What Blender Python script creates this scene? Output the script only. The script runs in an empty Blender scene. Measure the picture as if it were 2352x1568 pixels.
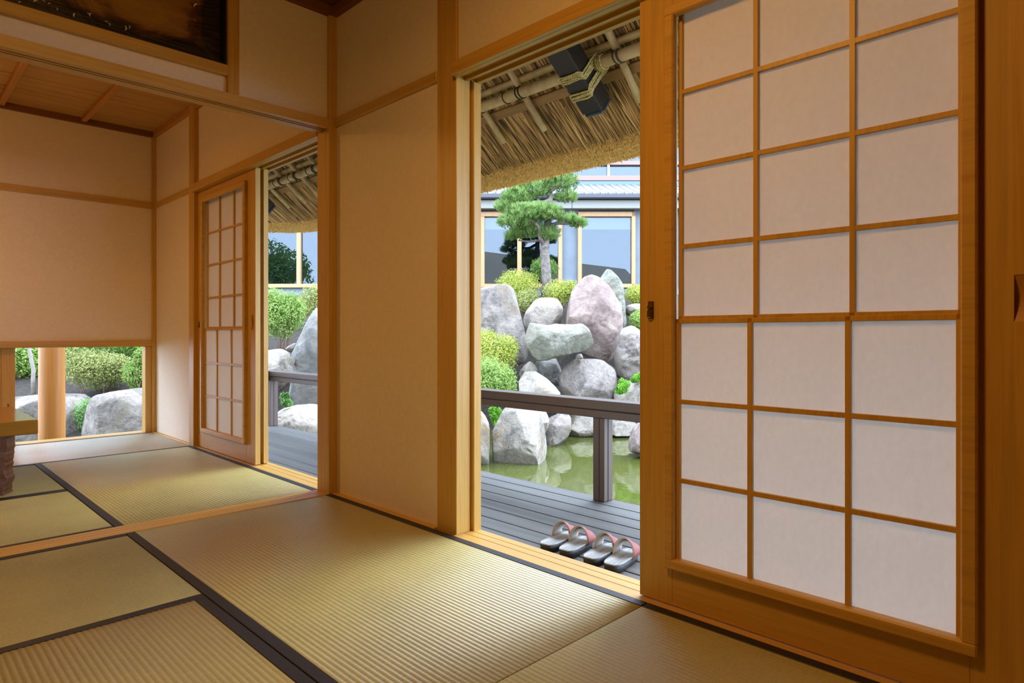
import bpy, bmesh, math, random
from mathutils import Vector, Matrix, noise
R_ = math.radians
random.seed(7)
SC = bpy.context.scene
COL = SC.collection

# ------------------------------------------------------------------ camera, world, lights, exposure
EYE = 0.79
YAW = 0.784359
FPX, V0 = 1481.3, 768.4
cam_d = bpy.data.cameras.new('camera')
cam = bpy.data.objects.new('camera', cam_d); COL.objects.link(cam)
cam.location = (0, 0, EYE)
cam.rotation_euler = (math.pi/2, 0, -YAW)
cam_d.sensor_width = 36.0
cam_d.lens = FPX/2352*36.0
cam_d.shift_y = -(784-V0)/2352
cam_d.clip_start = 0.02
SC.camera = cam

SC.view_settings.view_transform = 'Standard'
SC.view_settings.look = 'None'
SC.view_settings.exposure = 0.0
SC.view_settings.gamma = 1.0
SC.view_settings.use_curve_mapping = False
SC.cycles.use_denoising = True
SC.cycles.max_bounces = 10
SC.cycles.diffuse_bounces = 6
SC.cycles.transparent_max_bounces = 12
SC.cycles.sample_clamp_indirect = 6.0
SC.cycles.caustics_reflective = False
SC.cycles.caustics_refractive = False

W = bpy.data.worlds.new('overcast_sky'); SC.world = W; W.use_nodes = True
nt = W.node_tree; nt.nodes.clear()
wo = nt.nodes.new('ShaderNodeOutputWorld'); bg = nt.nodes.new('ShaderNodeBackground')
tc = nt.nodes.new('ShaderNodeTexCoord'); sp = nt.nodes.new('ShaderNodeSeparateXYZ'); rp = nt.nodes.new('ShaderNodeValToRGB')
nt.links.new(tc.outputs['Generated'], sp.inputs[0]); nt.links.new(sp.outputs['Z'], rp.inputs[0])
nt.links.new(rp.outputs[0], bg.inputs[0]); nt.links.new(bg.outputs[0], wo.inputs[0])
rp.color_ramp.elements[0].position = 0.0; rp.color_ramp.elements[0].color = (0.72, 0.83, 1.0, 1)
rp.color_ramp.elements[1].position = 0.5; rp.color_ramp.elements[1].color = (0.68, 0.81, 1.0, 1)
bg.inputs['Strength'].default_value = 9.0

def light(name, kind, loc, energy, color, rot=(0, 0, 0), **kw):
    d = bpy.data.lights.new(name, kind); d.energy = energy; d.color = color
    for k, v in kw.items(): setattr(d, k, v)
    o = bpy.data.objects.new(name, d); COL.objects.link(o); o.location = loc; o.rotation_euler = rot
    return o
sun = light('sun', 'SUN', (12, 2, 12), 5.8, (0.80, 0.89, 1.0), (0, R_(49), R_(4)), angle=R_(30))
WARM = (1.0, 0.48, 0.11)
light('near_room_ceiling_lamp', 'POINT', (0.40, 1.0, 2.16), 15, WARM, shadow_soft_size=.17)
light('near_room_lamp_shade', 'AREA', (0.40, 1.0, 2.14), 15, WARM, shape='DISK', size=.36)
light('far_room_ceiling_lamp', 'POINT', (-0.15, 4.3, 2.12), 12, WARM, shadow_soft_size=.17)
light('far_room_lamp_shade', 'AREA', (-0.15, 4.3, 2.10), 18, WARM, shape='DISK', size=.36)

# ------------------------------------------------------------------ helpers
FW = Vector((math.sin(YAW), math.cos(YAW), 0)); RT = Vector((math.cos(YAW), -math.sin(YAW), 0)); UP = Vector((0, 0, 1))
def P(u, v, d):
    """world point at distance d in front of the viewpoint, at photo position u, v"""
    return Vector((0, 0, EYE)) + FW*d + RT*((u-1176)/FPX*d) + UP*((V0-v)/FPX*d)

ORG = {}
def tag(o, label=None, cat=None, group=None, kind=None):
    if label: o['label'] = label
    if cat: o['category'] = cat
    if group: o['group'] = group
    if kind: o['kind'] = kind
    return o
def thing(name, label, cat, loc, group=None):
    o = bpy.data.objects.new(name, None); COL.objects.link(o); o.location = loc
    o.empty_display_size = 0.1
    ORG[o] = Vector(loc)
    return tag(o, label, cat, group)
def copy_tree(o, off, parent=None):
    c = o.copy(); COL.objects.link(c)
    if parent: c.parent = parent
    else: c.location = o.location + Vector(off)
    for ch in list(o.children): copy_tree(ch, off, c)
    return c

class MB:
    def __init__(s): s.bm = bmesh.new()
    def box(s, x0, x1, y0, y1, z0, z1, bev=0.0):
        m = Matrix.Translation(((x0+x1)/2, (y0+y1)/2, (z0+z1)/2)) @ Matrix.Diagonal((x1-x0, y1-y0, z1-z0, 1))
        return s._cube(m, bev)
    def _cube(s, m, bev=0.0):
        b = bmesh.new(); bmesh.ops.create_cube(b, size=1.0, matrix=m)
        if bev > 0:
            bmesh.ops.bevel(b, geom=b.edges[:], offset=bev, segments=1, affect='EDGES', clamp_overlap=True)
        bmesh.ops.recalc_face_normals(b, faces=b.faces[:])
        s._merge(b); return s
    def _merge(s, b):
        me = bpy.data.meshes.new('tmp'); b.to_mesh(me); b.free(); s.bm.from_mesh(me); bpy.data.meshes.remove(me)
    def obox(s, c, ax, ay, az, sx, sy, sz, bev=0.0):
        m = Matrix((( ax.x*sx, ay.x*sy, az.x*sz, c.x), (ax.y*sx, ay.y*sy, az.y*sz, c.y), (ax.z*sx, ay.z*sy, az.z*sz, c.z), (0, 0, 0, 1)))
        return s._cube(m, bev)
    def tube(s, pts, rad, n=10, cap=True, closed=False):
        pts = [Vector(p) for p in pts]; N = len(pts)
        rr = rad if isinstance(rad, (list, tuple)) else [rad]*N
        rings = []; nx = None
        for i, p in enumerate(pts):
            if closed: t = pts[(i+1) % N]-pts[i-1]
            else: t = pts[min(i+1, N-1)]-pts[max(i-1, 0)]
            t.normalize()
            if nx is None:
                a = Vector((0, 0, 1)) if abs(t.z) < .9 else Vector((1, 0, 0)); nx = t.cross(a).normalized()
            nx = (nx - t*nx.dot(t)).normalized(); ny = t.cross(nx)
            rings.append([s.bm.verts.new(p+(nx*math.cos(2*math.pi*k/n)+ny*math.sin(2*math.pi*k/n))*rr[i]) for k in range(n)])
        for i in range(N if closed else N-1):
            a, b = rings[i], rings[(i+1) % N]
            for k in range(n): s.bm.faces.new((a[k], a[(k+1) % n], b[(k+1) % n], b[k])).smooth = True
        if cap and not closed:
            s.bm.faces.new(rings[0][::-1]); s.bm.faces.new(rings[-1])
        return s
    def quad(s, a, b, c, d):
        v = [s.bm.verts.new(p) for p in (a, b, c, d)]; return s.bm.faces.new(v)
    def extrude(s, prof, axis, a, b, smooth=False):
        """closed polygon prof [(p,q)] swept along axis ('x','y','z') from a to b"""
        def mk(p, q, t): return {'x': (t, p, q), 'y': (p, t, q), 'z': (p, q, t)}[axis]
        A = [s.bm.verts.new(mk(p, q, a)) for p, q in prof]; B = [s.bm.verts.new(mk(p, q, b)) for p, q in prof]
        n = len(prof); fs = []
        for i in range(n):
            f = s.bm.faces.new((A[i], A[(i+1) % n], B[(i+1) % n], B[i])); f.smooth = smooth; fs.append(f)
        fs.append(s.bm.faces.new(A[::-1])); fs.append(s.bm.faces.new(B))
        bmesh.ops.recalc_face_normals(s.bm, faces=fs)
        return s
    def build(s, name, mat, parent=None, smooth=False):
        me = bpy.data.meshes.new(name)
        if smooth:
            for f in s.bm.faces: f.smooth = True
        org = ORG.get(parent, Vector((0, 0, 0))) if parent else None
        if parent is not None:
            for v in s.bm.verts: v.co -= org
        s.bm.to_mesh(me); s.bm.free()
        for m in (mat if isinstance(mat, (list, tuple)) else [mat]): me.materials.append(m)
        o = bpy.data.objects.new(name, me); COL.objects.link(o)
        if parent is not None: o.parent = parent; ORG[o] = org
        return o

# ------------------------------------------------------------------ materials
def newmat(name):
    m = bpy.data.materials.new(name); m.use_nodes = True
    n = m.node_tree.nodes; b = n['Principled BSDF']; return m, m.node_tree, n, b
def nd(nt, t, **kw):
    n = nt.nodes.new(t)
    for k, v in kw.items(): setattr(n, k, v)
    return n
def ramp(nt, fac, stops):
    r = nd(nt, 'ShaderNodeValToRGB'); e = r.color_ramp.elements
    while len(e) < len(stops): e.new(0.5)
    for i, (p, c) in enumerate(stops): e[i].position = p; e[i].color = (*c, 1)
    nt.links.new(fac, r.inputs[0]); return r.outputs[0]
def mapped(nt, scale, coord='Object'):
    t = nd(nt, 'ShaderNodeTexCoord'); m = nd(nt, 'ShaderNodeMapping'); m.inputs['Scale'].default_value = scale
    nt.links.new(t.outputs[coord], m.inputs[0]); return m.outputs[0]
def noise_tex(nt, vec, scale, detail=3, rough=.55, dist=0.0):
    n = nd(nt, 'ShaderNodeTexNoise'); n.inputs['Scale'].default_value = scale; n.inputs['Detail'].default_value = detail
    n.inputs['Roughness'].default_value = rough; n.inputs['Distortion'].default_value = dist
    if vec is not None: nt.links.new(vec, n.inputs['Vector'])
    return n.outputs[0]
def bump(nt, b, h, strength, dist=0.01):
    u = nd(nt, 'ShaderNodeBump'); u.inputs['Strength'].default_value = strength; u.inputs['Distance'].default_value = dist
    nt.links.new(h, u.inputs['Height']); nt.links.new(u.outputs[0], b.inputs['Normal'])
MATS = {}
def wood(name, c1, c2, axis, rough=.45, fine=1.0, bs=.06):
    key = name+axis
    if key in MATS: return MATS[key]
    m, t, n, b = newmat(key)
    lo, hi = .9*fine, 26*fine
    sc = {'x': (lo, hi, hi), 'y': (hi, lo, hi), 'z': (hi, hi, lo)}[axis]
    f = noise_tex(t, mapped(t, sc), 1.0, 4, .6, .35)
    f2 = noise_tex(t, mapped(t, tuple(q*5 for q in sc)), 1.0, 2, .5)
    mx = nd(t, 'ShaderNodeMath', operation='MULTIPLY_ADD'); mx.inputs[1].default_value = .3
    t.links.new(f2, mx.inputs[0]); t.links.new(f, mx.inputs[2])
    c = ramp(t, mx.outputs[0], [(.42, c2), (.62, c1), (.82, tuple(.82*q for q in c1))])
    t.links.new(c, b.inputs['Base Color']); b.inputs['Roughness'].default_value = rough
    if bs > 0: bump(t, b, mx.outputs[0], bs, .003)
    MATS[key] = m; return m
def hinoki(axis): return wood('hinoki', (.60, .37, .085), (.515, .285, .052), axis, .42)
def plain(name, col, rough=.6, metal=0.0, nscale=0, namt=.15, bstr=0, coord='Object', spec=None):
    if name in MATS: return MATS[name]
    m, t, n, b = newmat(name)
    b.inputs['Roughness'].default_value = rough; b.inputs['Metallic'].default_value = metal
    if spec is not None: b.inputs['Specular IOR Level'].default_value = spec
    if nscale:
        f = noise_tex(t, mapped(t, (1, 1, 1), coord), nscale, 4)
        c = ramp(t, f, [(.3, tuple(q*(1-namt) for q in col)), (.7, tuple(min(1, q*(1+namt*.5)) for q in col))])
        t.links.new(c, b.inputs['Base Color'])
        if bstr: bump(t, b, f, bstr, .01)
    else: b.inputs['Base Color'].default_value = (*col, 1)
    MATS[name] = m; return m
PLASTER = plain('wall_plaster', (.80, .735, .64), .9, nscale=60, namt=.05, bstr=.03)
PLASTER_OUT = plain('outer_plaster', (.62, .55, .45), .9, nscale=30, namt=.06)
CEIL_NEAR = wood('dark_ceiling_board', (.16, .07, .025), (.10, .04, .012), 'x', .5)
CEIL_FAR = wood('cedar_ceiling_board', (.52, .30, .085), (.26, .12, .025), 'x', .5, .55, .05)
CEDAR_TRIM = {a: wood('cedar_trim', (.20, .078, .018), (.17, .065, .014), a, .85, 1.0, .0) for a in 'xyz'}
BATTEN = {a: wood('batten_wood', (.50, .24, .06), (.40, .17, .04), a, .5) for a in 'xyz'}
HERI = plain('mat_border_cloth', (.014, .014, .020), .55, nscale=300, namt=.4, bstr=.15)

def tatami_mat_material(name, axis, base=(.405, .36, .135), coat=.85):
    m, t, n, b = newmat(name)
    sc = {'y': (60, 500, 60), 'x': (500, 60, 60)}[axis]
    f = noise_tex(t, mapped(t, sc), 1.0, 3, .6)
    g = noise_tex(t, mapped(t, (3, 3, 3)), 1.0, 2, .5)
    mx = nd(t, 'ShaderNodeMath', operation='MULTIPLY_ADD'); mx.inputs[1].default_value = .5
    t.links.new(g, mx.inputs[0]); t.links.new(f, mx.inputs[2])
    c = ramp(t, mx.outputs[0], [(.45, tuple(.74*q for q in base)), (.72, base), (.95, tuple(min(1, 1.2*q) for q in base))])
    t.links.new(c, b.inputs['Base Color'])
    b.inputs['Roughness'].default_value = .5; b.inputs['Specular IOR Level'].default_value = .5
    b.inputs['Coat Weight'].default_value = coat; b.inputs['Coat IOR'].default_value = 1.5; b.inputs['Coat Roughness'].default_value = .32
    bump(t, b, f, .25, .002)
    return m
TATAMI = {'x': tatami_mat_material('igusa_weave_x', 'x', (.31, .235, .062), coat=.12), 'y': tatami_mat_material('igusa_weave_y', 'y', coat=.4)}  # x base darkened in place of the dimmer sheen of that weave direction
TATAMI_GLARE = tatami_mat_material('igusa_weave_glare', 'x', (.60, .60, .50))  # same weave with a lightened base: window glare put into the colour

def paper_material():
    m, t, n, b = newmat('shoji_paper')
    out = n['Material Output']
    f = noise_tex(t, mapped(t, (160, 70, 45)), 1.0, 3, .6)
    c = ramp(t, f, [(.3, (.845, .835, .82)), (.7, (.885, .875, .86))])
    d = nd(t, 'ShaderNodeBsdfDiffuse'); tr = nd(t, 'ShaderNodeBsdfTranslucent'); mx = nd(t, 'ShaderNodeMixShader')
    mx.inputs[0].default_value = .33
    t.links.new(c, d.inputs[0]); t.links.new(c, tr.inputs[0])
    t.links.new(d.outputs[0], mx.inputs[1]); t.links.new(tr.outputs[0], mx.inputs[2]); t.links.new(mx.outputs[0], out.inputs[0])
    return m
PAPER = paper_material()
def glass_material(name, tint=(1, 1, 1), refl=.08):
    m, t, n, b = newmat(name); out = n['Material Output']
    tr = nd(t, 'ShaderNodeBsdfTransparent'); tr.inputs[0].default_value = (*tint, 1)
    g = nd(t, 'ShaderNodeBsdfGlossy'); g.inputs['Roughness'].default_value = .0
    fr = nd(t, 'ShaderNodeFresnel'); fr.inputs[0].default_value = 1.5
    mp = nd(t, 'ShaderNodeMath', operation='ADD'); mp.inputs[1].default_value = refl; mp.use_clamp = True
    t.links.new(fr.outputs[0], mp.inputs[0])
    mx = nd(t, 'ShaderNodeMixShader'); t.links.new(mp.outputs[0], mx.inputs[0])
    t.links.new(tr.outputs[0], mx.inputs[1]); t.links.new(g.outputs[0], mx.inputs[2]); t.links.new(mx.outputs[0], out.inputs[0])
    return m
CLEAR_GLASS = glass_material('clear_glass', (.97, .98, .98), 0.0)
BRASS = plain('dark_brass', (.30, .20, .09), .35, 1.0)

# ------------------------------------------------------------------ room shell
def struct(name, mb, mat, label, cat='structure', parent=None):
    o = mb.build(name, mat, parent); tag(o, label, cat, None, 'structure'); return o
XL, YB = -2.0, -1.2           # left side and rear side of the rooms
WX, WO = 1.657, 1.757         # inner and outer face of the garden-side wall
BY = 5.775                    # inner face of the far wall
ZC = 2.43
m = MB(); m.box(XL-.1, 1.76, YB-.1, 5.9, -.16, -.062)
struct('floor', m, plain('sub_floor', (.25, .17, .1), .8, nscale=8), 'wooden sub floor under the tatami mats', 'floor')
m = MB()
m.box(WX, WO, 2.083, 2.90, -.1, ZC); m.box(WX, WO, YB, 1.96, 1.855, ZC); m.box(WX, WO, 3.02, 4.81, 1.855, ZC)
m.box(WX, WO, 4.905, 5.9, -.1, ZC); m.box(WX, WO, YB, .02, -.1, 1.855)
struct('wall_right', m, PLASTER, 'beige plaster wall with the garden doorways', 'wall')
m = MB(); m.box(XL, 1.66, BY, 5.9, .742, ZC); m.box(XL, -.75, BY, 5.9, -.1, .742)
struct('wall_back', m, PLASTER, 'beige plaster wall above the low window', 'wall')
m = MB(); m.box(XL-.1, XL, YB, 5.9, -.1, ZC)
struct('wall_left', m, CEDAR_TRIM['z'], 'unseen wall opposite the garden doorways, kept dark to cut bounced light', 'wall')  # unseen side; dark boards chosen to lower the fill light
m = MB(); m.box(XL, WX, YB-.1, YB, -.1, ZC)
struct('wall_rear', m, CEDAR_TRIM['z'], 'unseen wall behind the viewpoint, kept dark to cut bounced light', 'wall')  # out of view, dark finish invented to reduce light bouncing back
m = MB()
m.box(XL, 1.62, 2.92, 3.0, 1.858, 1.932); m.box(1.12, 1.62, 2.92, 3.0, 1.932, ZC); m.box(XL, -1.0, 2.92, 3.0, 1.932, ZC)
struct('wall_middle', m, PLASTER, 'plaster transom wall between the two rooms', 'wall')
m = MB(); m.box(XL, WO, YB, 2.96, 2.42, 2.5)
struct('ceiling', m, CEIL_NEAR, 'dark board ceiling of the near room', 'ceiling')
m = MB(); y = 5.9
y0s = [3.0, 3.72, 4.2, 4.68, 5.158, 5.64, 5.9]
for a, b in zip(y0s[:-1], y0s[1:]): m.box(XL, WO, a, b-.004, 2.43, 2.5)
m.box(XL, WO, 2.96, 5.9, 2.436, 2.5)
struct('ceiling', m, CEIL_FAR, 'cedar board ceiling of the far room with straight battens', 'ceiling')

TR = [0]
def trim(axis, label, boxes, mat=None, bev=.0025):
    TR[0] += 1; m = MB()
    for bx in boxes: m.box(*bx, bev=bev)
    return struct('trim_%d' % TR[0], m, mat or hinoki(axis), label, 'trim')
def grooved(mb, axis, a, b, z0, z1, segs, depth=.012, up=False):
    """beam with grooves cut in its under side (or top if up); segs: list of (lo, hi, is_groove) across"""
    for lo, hi, g in segs:
        zz0, zz1 = (z0, z1-depth if g else z1) if up else (z0+depth if g else z0, z1)
        if axis == 'y': mb.box(lo, hi, a, b, zz0, zz1)
        else: mb.box(a, b, lo, hi, zz0, zz1)
# posts
trim('z', 'square hinoki post between the two rooms at the garden wall', [(1.615, 1.765, 2.90, 3.02, -.05, ZC)])
trim('z', 'broad hinoki post beside the near garden doorway', [(1.645, 1.718, 1.96, 2.083, -.05, ZC), (1.718, 1.7245, 1.968, 2.083, -.05, ZC), (1.7245, 1.765, 1.945, 2.083, -.05, 1.81)])
trim('z', 'hinoki post behind the far paper screen', [(1.625, 1.765, 4.812, 4.905, -.05, ZC)])
trim('z', 'thin corner post beside the low window', [(1.627, 1.68, 5.752, 5.80, -.05, ZC)])
trim('z', 'hinoki post at the right end of the near paper screen', [(1.63, 1.765, -.02, .115, -.05, ZC)])
# lintels of the garden doorways
def kamoi(y0, y1, zb, zt, label, yf1=None):
    TR[0] += 1; m = MB()
    grooved(m, 'y', y0, y1, zb, zt, [(1.632, 1.653, 0), (1.653, 1.688, 1), (1.688, 1.703, 0), (1.703, 1.737, 1), (1.737, 1.757, 0)], .014)
    m.box(1.611, 1.632, y0, yf1 or y1, zb, zt, bev=.002)
    return struct('trim_%d' % TR[0], m, hinoki('y'), label, 'lintel')
kamoi(.115, 1.9598, 1.806, 1.856, 'grooved hinoki lintel over the near garden doorway', 1.957)
kamoi(3.02, 4.812, 1.797, 1.851, 'grooved hinoki lintel over the far garden doorway', 4.835)
# sills
def shikii(y0, y1, label):
    TR[0] += 1; m = MB()
    grooved(m, 'y', y0, y1, -.11, .0, [(1.628, 1.679, 0), (1.679, 1.6825, 1), (1.6825, 1.719, 0), (1.719, 1.7225, 1), (1.7225, 1.757, 0)], .006, True)
    return struct('trim_%d' % TR[0], m, hinoki('y'), label, 'sill')
shikii(.115, 1.96, 'grooved hinoki sill of the near garden doorway')
shikii(3.02, 4.812, 'grooved hinoki sill of the far garden doorway')
trim('y', 'thin floor strip below the near plaster panel', [(1.629, 1.66, 2.083, 2.90, -.06, .004)])
trim('y', 'thin floor strip below the far plaster panel', [(1.629, 1.66, 4.905, 5.752, -.06, .004)])
# room divider
TR[0] += 1; m = MB()
grooved(m, 'x', XL, 1.615, 1.815, 1.858, [(2.90, 2.934, 0), (2.934, 2.947, 1), (2.947, 2.957, 0), (2.957, 2.970, 1), (2.970, 3.02, 0)], .013)
struct('trim_%d' % TR[0], m, hinoki('x'), 'grooved hinoki lintel between the two rooms', 'lintel')
TR[0] += 1; m = MB()
grooved(m, 'x', XL, 1.615, -.11, .002, [(2.90, 2.957, 0), (2.957, 2.9605, 1), (2.9605, 2.986, 0), (2.986, 2.9895, 1), (2.9895, 3.02, 0)], .006, True)
struct('trim_%d' % TR[0], m, hinoki('x'), 'grooved hinoki floor sill between the two rooms', 'sill')
trim('z', 'short hinoki post beside the carved panel above the divider', [(1.122, 1.172, 2.895, 3.0, 1.858, 2.42)])
# wall rails
trim('y', 'horizontal rail across the near plaster panel', [(1.642, 1.66, 2.083, 2.90, 1.826, 1.868)])
trim('y', 'horizontal rail across the far plaster panel', [(1.642, 1.66, 4.905, 5.752, 1.818, 1.86)])
trim('x', 'horizontal rail across the far wall', [(XL, 1.627, 5.757, 5.78, 1.812, 1.862)])
# ceiling mouldings
trim('x', 'dark ceiling moulding over the room divider', [(XL, 1.63, 2.893, 2.922, 2.372, 2.42)], CEDAR_TRIM['x'])
trim('y', 'dark ceiling moulding over the near doorway wall', [(1.628, 1.66, YB, 2.893, 2.372, 2.42)], CEDAR_TRIM['y'])
trim('x', 'dark ceiling moulding over the far wall', [(XL, 1.63, 5.745, 5.778, 2.388, 2.431)], CEDAR_TRIM['x'])
trim('y', 'ceiling moulding over the far doorway wall', [(1.63, 1.66, 3.0, 5.745, 2.388, 2.431)], BATTEN['y'])
for i, x in enumerate((-1.32, -.825, -.33, .165, .66, 1.155)):
    trim('y', ['', '', '', '', 'leftmost of the two cedar battens seen under the far ceiling', 'cedar batten under the far ceiling, next to the corner'][i] or 'cedar ceiling batten outside the view', [(x-.018, x+.018, 3.0, 5.745, 2.402, 2.431)], BATTEN['y'])

# low window of the far wall
win = thing('window_1', 'low floor-level window opening in the far wall', 'window', (1.0, 5.8, 0)); win['kind'] = 'structure'
m = MB(); m.box(-.75, 1.63, 5.756, 5.86, .695, .742, bev=.003); m.build('window_lintel', hinoki('x'), win)
m = MB(); m.box(-.75, 1.63, 5.757, 5.90, -.11, .004, bev=.003); m.build('window_sill', hinoki('x'), win)
m = MB(); m.box(1.581, 1.63, 5.77, 5.86, .004, .695, bev=.003); m.build('window_jamb', hinoki('z'), win)
def shutter(x0, x1, y0, y1, label, pull):
    t = thing('wooden_shutter', label, 'shutter', ((x0+x1)/2, y0, .004), 'sliding shutters of the low window')
    m = MB(); m.box(x0+.075, x1-.075, y0+.005, y1-.005, .07, .63); m.build('board', hinoki('z'), t)
    for a in (x0, x1-.08): MB().box(a, a+.08, y0, y1, .006, .694, bev=.002).build('stile', hinoki('z'), t)
    for a in (.006, .63): MB().box(x0+.08, x1-.08, y0, y1, a, a+.064, bev=.002).build('rail', hinoki('x'), t)
    if pull:
        m = MB(); m.box(x1-.046, x1-.034, y0-.0015, y0+.004, .17, .295); m.build('finger_pull', plain('pull_shadow_wood', (.22, .10, .03), .5), t)
        m = MB(); m.tube([(x1-.0775, y0-.003, .235), (x1-.0775, y0+.004, .235)], .008, 12); m.build('lock_hole', BRASS, t)
    return t
shutter(-.12, .748, 5.812, 5.84, 'closed wooden sliding shutter beside the round garden column', True)
shutter(-.75, .14, 5.845, 5.87, 'wooden sliding shutter at the hidden left end of the low window', False)

# ------------------------------------------------------------------ tatami mats
def tatami(x0, x1, y0, y1, long_axis, label, heri=.031, mat=None, both=True):
    t = thing('tatami_mat', label, 'tatami mat', ((x0+x1)/2, (y0+y1)/2, -.06), 'tatami mats on the floor')
    g = .0015; x0 += g; x1 -= g; y0 += g; y1 -= g
    m = MB(); pitch = .0152
    if long_axis == 'y': a, b, c, d = x0+heri-.002, x1-heri+.002, y0, y1
    else: a, b, c, d = y0+heri-.002, y1-heri+.002, x0, x1
    n = max(4, int(round((b-a)/pitch))); pt = (b-a)/n
    prof = [(a, -.06)]
    for i in range(n):
        q = a+i*pt
        prof += [(q+pt*.06, -.0011), (q+pt*.25, -.0003), (q+pt*.5, .0), (q+pt*.75, -.0003), (q+pt*.94, -.0011)]
    prof += [(b, -.06)]
    m.extrude(prof, 'y' if long_axis == 'y' else 'x', c, d, False)
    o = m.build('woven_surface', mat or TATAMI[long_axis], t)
    for f in o.data.polygons: f.use_smooth = len(f.vertices) == 4
    for lo in (0, 1):
        m = MB()
        if long_axis == 'y':
            q = x0 if lo == 0 else x1-heri; m.box(q, q+heri, y0, y1, -.058, .0012, bev=.0015)
        else:
            q = y0 if lo == 0 else y1-heri; m.box(x0, x1, q, q+heri, -.058, .0012, bev=.0015)
        m.build('border', HERI, t)
    return t
tatami(.722, 1.628, 1.063, 2.90, 'y', 'tatami mat in front of the open near doorway', .033)
tatami(.722, 1.628, -.77, 1.063, 'y', 'tatami mat under the near paper screen, at the bottom right', .033)
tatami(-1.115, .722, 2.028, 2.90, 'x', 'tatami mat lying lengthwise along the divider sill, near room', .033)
tatami(-.18, .722, .19, 2.028, 'y', 'bottom left tatami mat beside a double black border', .033)
tatami(-1.115, -.18, .19, 2.028, 'y', 'tatami mat beyond the left edge of the view, near room')
tatami(-2.0, -1.115, .9, 2.90, 'y', 'tatami mat at the left wall of the near room')
tatami(.715, 1.628, 3.02, 4.85, 'y', 'tatami mat in front of the far doorway', .034)
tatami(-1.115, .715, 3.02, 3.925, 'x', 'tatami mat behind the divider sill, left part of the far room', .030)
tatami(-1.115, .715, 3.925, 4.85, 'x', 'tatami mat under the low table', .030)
tatami(-.2, 1.628, 4.85, 5.757, 'x', 'tatami mat at the low window, with the window glare painted pale', .018, TATAMI_GLARE)

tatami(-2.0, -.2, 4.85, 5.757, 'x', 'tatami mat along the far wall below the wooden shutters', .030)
tatami(-2.0, -1.115, 3.02, 4.85, 'y', 'tatami mat at the left wall of the far room')
tatami(-2.0, -1.115, -1.0, .9, 'y', 'tatami mat in the left rear corner of the near room')

# ------------------------------------------------------------------ shoji screens
def shoji(yr, yl, label):
    """sliding paper screen in the plane of the garden wall, from yr (right) to yl (left)"""
    t = thing('shoji_screen', label, 'sliding screen', (1.669, (yr+yl)/2, .0), 'paper sliding screens of the garden doorways')
    X0, X1 = 1.654, 1.684
    zt = 1.816
    il, ir = yl-.112, yr+.132       # opening left/right
    MB().box(X0, X1, il, yl, .004, zt, bev=.0015).build('stile', hinoki('z'), t)
    # right stile with a recess for the finger pull
    py0, py1, pz0, pz1 = yr+.022, yr+.058, .817, .912
    m = MB(); m.box(X0, X1, py1, ir, .004, zt); m.box(X0, X1, yr, py0, .004, zt); m.box(X0, X1, py0, py1, .004, pz0); m.box(X0, X1, py0, py1, pz1, zt)
    m.box(X0+.014, X1, py0, py1, pz0, pz1)
    m.build('stile', hinoki('z'), t)
    m = MB(); K = 10
    for k in range(K):
        f0, f1 = k/K, (k+1)/K
        xx = lambda f: X0+.001+.012*math.sin(math.pi*f)
        za, zb = pz0+(pz1-pz0)*f0, pz0+(pz1-pz0)*f1
        m.quad((xx(f0), py0, za), (xx(f0), py1, za), (xx(f1), py1, zb), (xx(f1), py0, zb)).smooth = True
    m.build('finger_pull', wood('pull_wood', (.50, .27, .08), (.42, .2, .05), 'z'), t)
    zb, ztop = .118, 1.735
    MB().box(X0, X1, ir, il, .004, zb, bev=.0015).build('rail', hinoki('y'), t)
    MB().box(X0, X1, ir, il, ztop, zt, bev=.0015).build('rail', hinoki('y'), t)
    # raised moulding round the lattice opening
    xm0, xm1, w = 1.632, 1.659, .030
    m = MB(); a, b = ir-.016, il+.016
    z0, z1 = zb-.004, ztop+.004
    m.box(xm0, xm1, a, b, z0, z0+w, bev=.004); m.box(xm0, xm1, a, b, z1-w, z1, bev=.004)
    m.box(xm0, xm1, a, a+w, z0+w-.004, z1-w+.004, bev=.004); m.box(xm0, xm1, b-w, b, z0+w-.004, z1-w+.004, bev=.004)
    m.build('moulding', hinoki('y'), t)
    # upper sash (set back) and lower sash (in front)
    k = .013; zm = .828
    ya, yb = ir+.012, il-.012
    def sash(nm, xf, xb, z0, z1, cols, rows, edge):
        m = MB()
        m.box(xf, xb, ya, ya+edge, z0, z1, bev=.001); m.box(xf, xb, yb-edge, yb, z0, z1, bev=.001)
        m.box(xf, xb, ya, yb, z0, z0+edge, bev=.001); m.box(xf, xb, ya, yb, z1-edge, z1, bev=.001)
        for c in cols: m.box(xf, xf+.011, c-k/2, c+k/2, z0, z1, bev=.0008)
        for z in rows: m.box(xf+.0005, xf+.0105, ya, yb, z-k/2, z+k/2, bev=.0008)
        m.build(nm, hinoki('z'), t)
        m = MB(); m.box(xf+.0108, xf+.0114, ya+edge*.5, yb-edge*.5, z0+edge*.5, z1-edge*.5)
        m.build('paper', PAPER, t)
    o = yl-1.11
    sash('upper_lattice', 1.668, 1.682, zm+.004, 1.738, (.756+o, .518+o), (1.493, 1.272, 1.045), .012)
    sash('lower_lattice', 1.652, 1.666, .130, zm+.007, (.765+o, .523+o), (.597, .370), .013)
    # latch on the left stile
    ly, lz = yl-.040, .862
    m = MB(); m.box(X0-.003, X0+.001, ly-.010, ly+.010, lz-.028, lz+.028, bev=.003)
    m.tube([(X0-.012, ly, lz+.010), (X0-.002, ly, lz+.010)], .006, 12)
    L = m.build('lock', BRASS, t)
    m = MB(); m.box(X0-.013, X0-.004, ly-.007, ly+.007, lz-.022, lz+.001, bev=.002); m.build('lock_lever', BRASS, L)
    return t
sh = shoji(.15, 1.11, 'large paper sliding screen filling the right of the view')
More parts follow.
